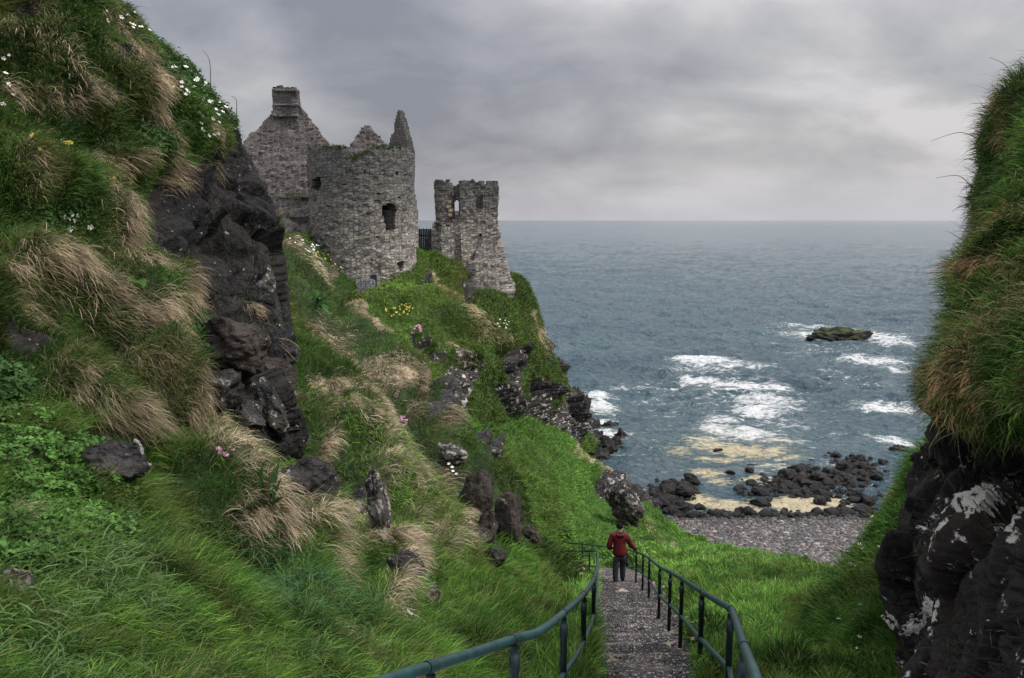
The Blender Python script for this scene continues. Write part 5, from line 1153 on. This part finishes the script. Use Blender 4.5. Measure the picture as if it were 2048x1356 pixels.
GREEN = dict(dark=(.026, .066, .011), mid=(.070, .178, .030), lite=(.165, .285, .060))
WIND = np.array([.9, -.25, -.1])
def turf(name, sh, n, seed, tint=(1, 1, 1), length=(.14, .30), lpx=(10, 70), droop=.9, drymix=.10, label=None, wpx=1.2, segs=3, dryness=1.0, yel=.35, rank=0):
    S = SHEETS[sh]
    wf = lambda S_, A: (1 - np.clip(S_['rock'][A] * 1.25, 0, 1)) * (1 - .4 * S_['dry'][A]) * (1 - .72 * S_['hol'][A]) * (1 - np.clip(S_['bare'][A] * 1.1, 0, 1)) * (1 - .55 * np.clip(S_['leafy'][A], 0, 1)) + .004
    root, nn, dr, d, rk = sample(S, n, wf, seed); r = np.random.default_rng(seed + 1)
    lam = .045 * d; cr = cellrand(root, lam * .5, seed); co = cohere(root, lam, seed + 30)
    L = r.uniform(*length, n) * (.6 + .8 * cr[:, 0]); L = np.clip(L, lpx[0] * d / F_PX, lpx[1] * d / F_PX)
    L *= .65 + .7 * sstep(vnoise(root / (.12 * d)[:, None], seed + 60), -.5, .5)
    W = np.maximum(r.uniform(.004, .008, n), wpx * d / F_PX * r.uniform(.7, 1.2, n))
    dh = downhill(SAMP['n0'])
    d0 = unit(nn * .45 + UP * .55 + .55 * co + .5 * (cr[:, 1:4] - .5) + .28 * r.normal(size=(n, 3)))
    d1 = unit(d0 * .6 + (-UP * .45 + dh * .8 + WIND * .15) * droop * r.uniform(.4, 1.3, (n, 1)) + .25 * r.normal(size=(n, 3)))
    g = sstep(fbm(root / (.11 * d)[:, None], 3, seed + 70), -.6, .6)[:, None]; g2 = sstep(vnoise(root / (.22 * d)[:, None], seed + 80), -.45, .45)[:, None]
    c = np.array(GREEN['dark']) * (1 - g) + np.array(GREEN['mid']) * g
    lite = (r.uniform(size=n) < yel * (.4 + g2[:, 0]))[:, None]
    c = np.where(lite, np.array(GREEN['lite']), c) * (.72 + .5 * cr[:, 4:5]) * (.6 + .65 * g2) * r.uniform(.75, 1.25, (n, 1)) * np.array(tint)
    yl = sstep(fbm(root / (.075 * d)[:, None], 3, seed + 95), .05, .55)[:, None] * .55; c = c * (1 - yl) + np.array((.150, .165, .045)) * r.uniform(.6, 1.3, (n, 1)) * yl
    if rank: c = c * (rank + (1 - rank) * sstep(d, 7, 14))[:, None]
    isd = (r.uniform(size=n) < drymix + .22 * dr * dryness)[:, None]
    c = np.where(isd, np.array((.22, .21, .10)) * r.uniform(.6, 1.4, (n, 1)), c)
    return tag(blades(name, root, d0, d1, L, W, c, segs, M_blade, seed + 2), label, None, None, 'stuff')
def straw(name, sh, n, seed, length=(.22, .52), lpx=(16, 74), label=None, wpx=.75, tint=(1, 1, 1), thr=.12, out=.5):
    S = SHEETS[sh]
    wf = lambda S_, A: (S_['strip'][A] * (.05 + sstep(vnoise(S_['V'][A] / (.09 * S_['d'][A])[:, None], seed + 6), -.35, .15)) * (.12 + sstep(vnoise(S_['V'][A] / (.020 * S_['d'][A])[:, None], seed + 5), -.2, .35)) + .03 * S_['dry'][A]) * (1 - np.clip(S_['bare'][A], 0, 1)) * (1 - .6 * S_['rock'][A])
    root, nn, dr, d, rk = sample(S, n, wf, seed); r = np.random.default_rng(seed + 1)
    lam = .030 * d; cr = cellrand(root, lam * .55, seed); co = cohere(root, lam * 1.6, seed + 30); dh = downhill(SAMP['n0']); nn = unit(.35 * nn + .65 * SAMP['n0'])
    L = np.clip(r.uniform(*length, n) * (.55 + .75 * cr[:, 0]), lpx[0] * d / F_PX, lpx[1] * d / F_PX)
    W = np.maximum(r.uniform(.0025, .0045, n), wpx * d / F_PX * r.uniform(.7, 1.2, n))
    sidew = np.cross(nn, dh) * (co[:, :1] * 1.3)
    d0 = unit(nn * .50 + UP * .18 + dh * .45 + WIND * .15 + sidew * .7 + .6 * (cr[:, 1:4] - .5) + .30 * r.normal(size=(n, 3)))
    d1 = unit(-UP * .8 + nn * (.12 * out) + dh * .55 + WIND * .22 + sidew * .8 + .5 * (cr[:, 1:4] - .5) + .30 * r.normal(size=(n, 3)))
    c = np.array((.60, .50, .37)) * (.45 + .85 * cr[:, 4:5]) * r.uniform(.65, 1.35, (n, 1)) * np.array(tint)
    pk = (r.uniform(size=n) < .3)[:, None]; c = np.where(pk, c * np.array((1.22, 1.15, 1.1)), c)
    gr = (r.uniform(size=n) < .12)[:, None]; c = np.where(gr, np.array((.07, .11, .03)) * r.uniform(.6, 1.3, (n, 1)), c)
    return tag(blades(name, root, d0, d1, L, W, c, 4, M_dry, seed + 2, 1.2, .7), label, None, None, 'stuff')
Q = 1.0
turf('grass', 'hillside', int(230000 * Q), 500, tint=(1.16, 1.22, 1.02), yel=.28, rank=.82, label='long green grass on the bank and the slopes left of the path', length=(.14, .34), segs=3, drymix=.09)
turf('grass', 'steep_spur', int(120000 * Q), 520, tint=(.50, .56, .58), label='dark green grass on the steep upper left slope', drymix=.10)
turf('grass', 'headland', int(85000 * Q), 540, tint=(1.5, 1.35, 1.2), label='short turf on the castle headland', length=(.10, .2), lpx=(7, 26), drymix=.16, wpx=1.3, yel=.5)
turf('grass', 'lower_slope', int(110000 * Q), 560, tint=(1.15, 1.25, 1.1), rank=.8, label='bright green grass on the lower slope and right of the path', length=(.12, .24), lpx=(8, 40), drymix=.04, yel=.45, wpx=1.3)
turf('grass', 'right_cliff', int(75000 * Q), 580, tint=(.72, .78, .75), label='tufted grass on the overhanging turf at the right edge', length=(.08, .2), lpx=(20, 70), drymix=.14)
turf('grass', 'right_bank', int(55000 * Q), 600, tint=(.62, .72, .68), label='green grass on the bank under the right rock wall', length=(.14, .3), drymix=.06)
straw('dry_grass', 'hillside', int(30000 * Q), 620, label='pale dry grass hanging in tresses over the hillside ledges')
straw('dry_grass', 'steep_spur', int(17000 * Q), 640, label='dry straw coloured grass combed down the upper left slope', tint=(.78, .76, .73))
straw('dry_grass', 'headland', int(9000 * Q), 660, length=(.2, .4), lpx=(8, 26), label='dry grass patches on the headland', tint=(.9, .95, .8))
straw('dry_grass', 'right_cliff', int(18000 * Q), 680, length=(.08, .20), lpx=(24, 62), label='brown dry grass drooping from the turf at the right edge', tint=(.85, .68, .5), out=1.0)
straw('dry_grass', 'right_bank', int(7000 * Q), 700, length=(.2, .4), label='dry grass on the crest of the right bank', tint=(.8, .8, .65))
straw('dry_grass', 'lower_slope', int(4000 * Q), 710, length=(.2, .3), lpx=(8, 20), label='a few dry tufts on the lower slope')

# coarse single blades close to the lens
def coarse(name, sh, poly, n, seed, length, label, width=(.007, .013), tint=(1, 1, 1), droop=1.0, col=(.075, .135, .045)):
    S = SHEETS[sh]; x, y, _ = pix(S['V']); ins = inpoly(x, y, poly).astype(float)
    root, nn, dr, d, rk = sample(S, n, lambda S_, A: ins[A] * (1 - S_['bare'][A]), seed); r = np.random.default_rng(seed)
    cr = cellrand(root, .03 * d, seed)
    d0 = unit(nn * .4 + UP * .7 + .7 * (cr[:, 1:4] - .5) + .35 * r.normal(size=(n, 3)))
    d1 = unit(np.array([.1, -.1, -.55]) * droop + .75 * r.normal(size=(n, 3)) * np.array([1, 1, .25]))
    c = np.array(col) * r.uniform(.55, 1.5, (n, 1)) * np.array(tint)
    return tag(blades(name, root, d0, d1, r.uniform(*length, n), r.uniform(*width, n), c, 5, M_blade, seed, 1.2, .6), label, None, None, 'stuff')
coarse('grass', 'hillside', [(-100, 1050), (500, 1060), (760, 1200), (960, 1200), (1180, 1500), (-100, 1500)], 13000, 720, (.16, .36), 'coarse arching blades in the grass at the lower left')
coarse('grass', 'hillside', [(0, 1150), (230, 1130), (300, 1260), (0, 1300)], 900, 721, (.25, .45), 'tall coarse blades beside the mossy stone', (.009, .016), (1.3, 1.25, 1.3))
coarse('grass', 'hillside', [(470, 1090), (640, 1150), (760, 1230), (700, 1300), (470, 1230)], 2600, 722, (.22, .42), 'rank blue green blades under the straw fringed ledge', (.006, .012), (.85, 1.05, 1.3))
coarse('grass', 'right_cliff', [(1850, 480), (2100, 480), (2100, 900), (1950, 860), (1880, 760)], 2200, 723, (.09, .20), 'loose fresh blades in the right hand turf', (.003, .006), (1.1, 1.2, .7))
coarse('dead_stems', 'right_cliff', [(1800, 800), (1830, 620), (1900, 430), (1900, 280), (2060, 90), (2100, 200), (1990, 300), (1960, 450), (1900, 600), (1870, 780)], 1500, 724, (.12, .34), 'thin dark stems bristling along the edge of the right hand turf', (.0016, .003), (1, 1, 1), .2, (.045, .038, .030))
coarse('dead_stems', 'steep_spur', [(250, 0), (300, 60), (400, 150), (495, 265), (520, 320), (495, 330), (400, 210), (280, 60), (220, 0)], 700, 725, (.18, .45), 'dark seed stalks along the skyline of the left slope', (.006, .010), (1, 1, 1), .2, (.04, .045, .025))

# leafy ground cover
def leaves(name, sh, n, seed, size, label, tint=(1, 1, 1), height=.16, poly=None):
    S = SHEETS[sh]
    if poly is not None: x, y, _ = pix(S['V']); ins = inpoly(x, y, poly).astype(float); wf = lambda S_, A: ins[A] * (1 - S_['bare'][A])
    else: wf = lambda S_, A: np.clip(S_['leafy'][A] * 1.3 - .2, 0, 1)
    root, nn, dr, d, rk = sample(S, n, wf, seed); r = np.random.default_rng(seed)
    cr = cellrand(root, np.full(n, .11), seed); hgt = r.uniform(0, 1, n) ** .6 * height * (.3 + 1.0 * cr[:, 0])
    c0 = root + (nn * .6 + UP * .5) * hgt[:, None]; ax = unit(r.normal(size=(n, 3)) + nn * .25); no = unit(nn * .8 + UP * .6 + .55 * r.normal(size=(n, 3)))
    sd = unit(np.cross(ax, no)); ax = unit(np.cross(no, sd)); s = r.uniform(*size, n)[:, None]
    V = np.stack([c0, c0 + ax * s * .45 + sd * s * .30 - no * s * .05, c0 + ax * s - no * s * .18, c0 + ax * s * .45 - sd * s * .30 - no * s * .05], 1).reshape(-1, 3)
    c = np.array((.055, .120, .028)) * (.55 + .9 * cr[:, 1:2]) * r.uniform(.6, 1.4, (n, 1)) * np.array(tint)
    F4 = np.arange(n * 4).reshape(n, 4)
    return tag(mesh_np(name, V, F4, None, M_leaf, cols=np.repeat(np.clip(c, 0, .8), 4, 0)), label, None, None, 'stuff')
leaves('ground_cover', 'hillside', 42000, 730, (.030, .060), 'leafy green ground cover on the bank at the left edge', (1.25, 1.25, 1.1))
leaves('ground_cover', 'steep_spur', 26000, 731, (.05, .10), 'dark leafy herbs on the upper left slope', (.75, .8, .9))
leaves('ground_cover', 'right_cliff', 9000, 732, (.02, .045), 'small leaves in the turf at the right edge', (.6, .75, .7), .08)
leaves('ground_cover', 'lower_slope', 9000, 733, (.03, .06), 'low herbs along the edges of the steps', (1.5, 1.5, 1), .16, [(1296, 1150), (1335, 1160), (1440, 1356), (1400, 1356), (1350, 1250), (1320, 1205)])
leaves('ground_cover', 'hillside', 5000, 734, (.03, .06), 'low herbs beside the left railing', (1.5, 1.5, 1), .16, [(1150, 1150), (1197, 1150), (1192, 1300), (1185, 1400), (1150, 1400), (1165, 1250)])
# turf cap on the round tower and tufts on the walls
capx = np.linspace(-34, 62, 700); a_ = np.radians(capx + RNG.normal(0, .5, 700)); rr_ = TR - RNG.uniform(.0, .7, 700)
cp = np.stack([tcx + rr_ * np.sin(a_), tcy - rr_ * np.cos(a_), np.zeros(700)], 1); cp[:, 2] = tower_top(cp[:, 0], cp[:, 1], (a_ + math.pi) * TR) - .1
o = blades('grass_cap', cp, unit(UP + .5 * RNG.normal(size=(700, 3))), unit(np.array([0, -.6, -.6]) + .5 * RNG.normal(size=(700, 3))), RNG.uniform(.2, .5, 700), RNG.uniform(.05, .09, 700), np.array((.05, .085, .02)) * RNG.uniform(.5, 1.4, (700, 1)), 3, M_blade, 740)
adopt(o, tower)

# ------------------------------------------------------------------ flowers and plants
def on_sheet(sh, px, py):
    S = SHEETS[sh]
    if 'pp' not in S:
        S['pp'] = pix(S['V'])
    x, y, d = S['pp']; q = (x - px) ** 2 + (y - py) ** 2 + np.where(((S['V'] - EYE) * S['n']).sum(1) < 0, 0, 1e5)
    i = int(np.argmin(q + .02 * d * d)); return S['V'][i], S['n'][i], d[i]
def flower_mesh(name, mat, petals, r0, r1, cup, heads=1, seed=0):
    r = random.Random(seed); V, F = [], []
    for h in range(heads):
        ox, oy, oz = (0, 0, 0) if heads == 1 else (r.uniform(-1, 1) * 1.6, r.uniform(-1, 1) * 1.6, r.uniform(-.5, .5))
        b0 = len(V); V.append((ox, oy, oz - cup))
        for k in range(petals):
            a = 2 * math.pi * k / petals + r.uniform(-.1, .1); w = math.pi / petals * .95
            i = len(V)
            V += [(ox + r0 * math.cos(a - w), oy + r0 * math.sin(a - w), oz), (ox + r1 * math.cos(a - w * .5), oy + r1 * math.sin(a - w * .5), oz + cup * .4), (ox + r1 * math.cos(a + w * .5), oy + r1 * math.sin(a + w * .5), oz + cup * .4), (ox + r0 * math.cos(a + w), oy + r0 * math.sin(a + w), oz)]
            F.append((b0, i, i + 1, i + 2, i + 3))
    me = bpy.data.meshes.new(name); me.from_pydata(V, [], F); me.materials.append(mat); return me
def petal(name, c):
    m, t, b = new_mat(name); b.inputs['Base Color'].default_value = (*c, 1); b.inputs['Roughness'].default_value = .6
    nz = noisen(t, N(t, 'ShaderNodeTexCoord').outputs['Object'], 4, 3); t.links.new(mixc(t, nz, tuple(x * .8 for x in c), c), b.inputs['Base Color']); return m
FW = flower_mesh('flower', petal('white_petal', (.82, .82, .80)), 5, .45, 1.0, .25, 1, 1)
FY = flower_mesh('flower', petal('yellow_petal', (.55, .44, .05)), 8, .5, 1.0, .3, 1, 2)
FP = flower_mesh('flower', petal('pink_petal', (.62, .26, .45)), 7, .5, 1.0, -.6, 1, 3)
fr = random.Random(5)
def flowers(me, sh, poly, n, size, label, group):
    xs = [p[0] for p in poly]; ys = [p[1] for p in poly]; k = 0
    while k < n:
        x, y = fr.uniform(min(xs), max(xs)), fr.uniform(min(ys), max(ys))
        if not inpoly(np.array([x]), np.array([y]), poly)[0]: continue
        k += 1; p, nn, d = on_sheet(sh, x, y); o = bpy.data.objects.new('flower', me); COL.objects.link(o)
        s = size * d / F_PX * fr.uniform(.65, 1.25); hgt = min(.25, 14 * d / F_PX)
        o.location = (p + nn * hgt * .7 + UP * hgt * .5).tolist(); o.scale = (s, s, s)
        dv = Vector((nn + .5 * UP + .5 * unit(EYE - p) + np.array([fr.uniform(-.5, .5) for _ in range(3)])).tolist())
        o.rotation_euler = dv.to_track_quat('Z', 'Y').to_euler(); tag(o, label, 'flower', group)
flowers(FW, 'steep_spur', [(205, 30), (270, 30), (300, 75), (260, 75), (205, 50)], 12, 4.2, 'white wildflower at the top of the left slope, near the upper frame edge', 'white flowers at the top')
flowers(FW, 'steep_spur', [(330, 125), (365, 140), (470, 240), (465, 285), (405, 280), (330, 180)], 46, 4.0, 'white wildflower in the dark leaves below the left skyline', 'white flowers below the skyline')
flowers(FW, 'steep_spur', [(112, 435), (190, 440), (190, 490), (120, 470)], 11, 5.5, 'white wildflower in the leafy clump at the far left', 'white flowers in the leafy clump')
flowers(FW, 'steep_spur', [(0, 120), (25, 120), (25, 250), (0, 250)], 6, 4.5, 'white wildflower at the left frame edge', 'white flowers at the left edge')
flowers(FW, 'hillside', [(575, 480), (640, 500), (640, 520), (590, 505)], 18, 2.4, 'white wildflower on the bank beside the castle foot', 'white flowers by the castle')
flowers(FW, 'headland', [(985, 645), (1018, 635), (1015, 665), (990, 660)], 12, 1.7, 'tiny white flower on the grassy cliff below the square tower', 'white flowers on the cliff')
flowers(FW, 'right_bank', [(1690, 1090), (1770, 980), (1790, 1100), (1740, 1300), (1660, 1330)], 13, 4.5, 'white wildflower in the shaded bank under the right rock wall', 'white flowers on the right bank')
flowers(FW, 'hillside', [(790, 1205), (880, 1220), (860, 1270), (810, 1240)], 4, 5, 'white flower below the dark split rock', 'white flowers below the split rock')
flowers(FW, 'hillside', [(895, 925), (915, 925), (915, 960), (895, 960)], 5, 4, 'white flower beside the grey ledge rock', 'white flowers by the ledge rock')
flowers(FY, 'steep_spur', [(55, 285), (150, 295), (150, 312), (80, 312)], 12, 5, 'yellow flower in the upper of two yellow patches on the left slope', 'upper yellow patch')
flowers(FY, 'steep_spur', [(190, 345), (275, 350), (275, 385), (200, 380)], 7, 5, 'yellow flower in the sparse patch beside the black crag', 'yellow flowers by the crag')
flowers(FY, 'headland', [(765, 622), (825, 610), (830, 632), (780, 642)], 34, 1.9, 'yellow flower on the rounded shelf below the round tower', 'yellow flowers on the shelf')
flowers(FY, 'hillside', [(600, 505), (690, 520), (690, 545), (640, 535)], 22, 2.0, 'yellow flower in the scrub at the round tower foot', 'yellow flowers at the tower foot')
flowers(FP, 'hillside', [(432, 905), (470, 908), (468, 928), (440, 922)], 12, 5, 'pink thrift head in the bright clump under the boulders', 'pink thrift under the boulders')
flowers(FP, 'headland', [(826, 652), (846, 655), (842, 668), (828, 665)], 9, 3, 'pink thrift head on the shelf edge above the cliff', 'pink thrift on the shelf')
flowers(FP, 'headland', [(832, 715), (850, 720), (848, 735), (834, 732)], 8, 3, 'pink thrift head on the dark cliff face', 'pink thrift on the cliff')
flowers(FP, 'hillside', [(798, 835), (815, 840), (812, 875), (800, 865)], 8, 3.2, 'pink thrift head in the grass of the middle slope', 'pink thrift on the middle slope')
flowers(FP, 'lower_slope', [(1296, 1150), (1320, 1160), (1410, 1290), (1390, 1300), (1335, 1220)], 26, 3.5, 'pale pink flower in the herbs along the right side of the steps', 'pink flowers right of the steps')
flowers(FP, 'hillside', [(1150, 1140), (1190, 1150), (1190, 1260), (1170, 1260)], 14, 3.5, 'pale pink flower in the herbs along the left railing', 'pink flowers left of the steps')
def leafy_plant(name, sh, px, py, n, ln, wd, label, seed, col, droop=.6, lift=.03):
    p, nn, d = on_sheet(sh, px, py); r = np.random.default_rng(seed); root = np.repeat((p + nn * lift)[None], n, 0)
    d0 = unit(nn * .7 + UP * .7 + .8 * r.normal(size=(n, 3))); d1 = unit(d0 + np.array([0, 0, -1.0]) * droop + .4 * r.normal(size=(n, 3)))
    V = np.zeros((0, 3)); L = ln * r.uniform(.6, 1.1, n); W = wd * r.uniform(.7, 1.2, n); side = unit(np.cross(d0, UP + .2 * r.normal(size=(n, 3))))
    t_ = np.linspace(0, 1, 7); prof = np.array([.15, .35, .9, 1, .85, .5, 0.02]); pts = [root]; cur = root
    for k in range(6): cur = cur + unit(d0 * (1 - t_[k]) + d1 * t_[k]) * (L / 6)[:, None]; pts.append(cur)
    up_ = unit(np.cross(side, d0)); rows_ = []
    for k in range(7): off = side * (W * prof[k] * .5)[:, None]; rows_ += [pts[k] - off + up_ * (W * prof[k] * .12)[:, None], pts[k], pts[k] + off + up_ * (W * prof[k] * .12)[:, None]]
    V = np.stack(rows_, 1).reshape(-1, 3); b_ = (np.arange(n) * 21)[:, None]
    F4 = np.concatenate([b_ + np.array([3 * k + j, 3 * k + j + 1, 3 * k + j + 4, 3 * k + j + 3]) for k in range(6) for j in (0, 1)])
    c = np.repeat(np.array(col) * r.uniform(.7, 1.3, (n, 1)), 21, 0)
    o = mesh_np(name, V - p, F4, None, M_leaf, cols=c); o.location = p.tolist(); return tag(o, label, 'plant')
leafy_plant('dock_plant', 'hillside', 545, 1010, 9, .55, .10, 'dark broad leaved dock plant on the green terrace', 1, (.03, .075, .022), .3)
leafy_plant('dock_plant', 'steep_spur', 268, 590, 9, .30, .16, 'bright round leaved plant on the dry grass ledge', 2, (.06, .15, .03), .8)
leafy_plant('fern', 'hillside', 632, 612, 22, 1.1, .16, 'bright green fern clump in the gully beside the castle path', 3, (.045, .125, .035), .8)
leafy_plant('fern', 'right_cliff', 1962, 650, 18, .20, .035, 'fresh green fern in the turf at the right edge', 4, (.09, .20, .03), .6)
leafy_plant('plantain', 'right_cliff', 1885, 1352, 7, .17, .03, 'grey green pointed leaves growing at the foot of the right rock wall', 5, (.11, .17, .07), .3)
leafy_plant('bush', 'steep_spur', 388, 690, 60, .35, .10, 'small bright leafy bush beside the brown capped block', 6, (.04, .11, .025), .4)
# a few long stalks against the sky
def stalk(sh, px, py, tip, label):
    p, nn, d = on_sheet(sh, px, py); q = P1(tip[0], tip[1], np.dot(p - EYE, FWD)); mid = (p + q) / 2 + np.array([.02, 0, .05]) * d * .2
    V, F, F3 = tube(smooth_line([p, mid, q], 6), [.0016 * d * (1 - .7 * k / 12) * .35 for k in range(13)], 5)
    o = mesh_np('stalk', V - p, F, F3, bpy.data.materials['dead_stalk'] if 'dead_stalk' in bpy.data.materials else make_plain('dead_stalk', (.05, .04, .035), .9)); o.location = p.tolist(); tag(o, label, 'stalk')
for a in (('steep_spur', 424, 182, (405, 100), 'thin grass stalk standing above the left skyline'), ('right_cliff', 1935, 270, (1862, 282), 'long bare twig sticking out from the right turf, above the other'), ('right_cliff', 1930, 380, (1872, 356), 'curved bare twig sticking out from the right turf, below the other'),
          ('right_cliff', 2035, 190, (1978, 114), 'bent dead stalk at the top of the right turf'), ('right_cliff', 2060, 160, (2010, 135), 'second dead stalk at the top of the right turf'), ('steep_spur', 478, 245, (462, 192), 'short seed stalk where the left skyline meets the castle')): stalk(*a)
print('verts', sum(len(o.data.vertices) for o in bpy.data.objects if o.type == 'MESH'))
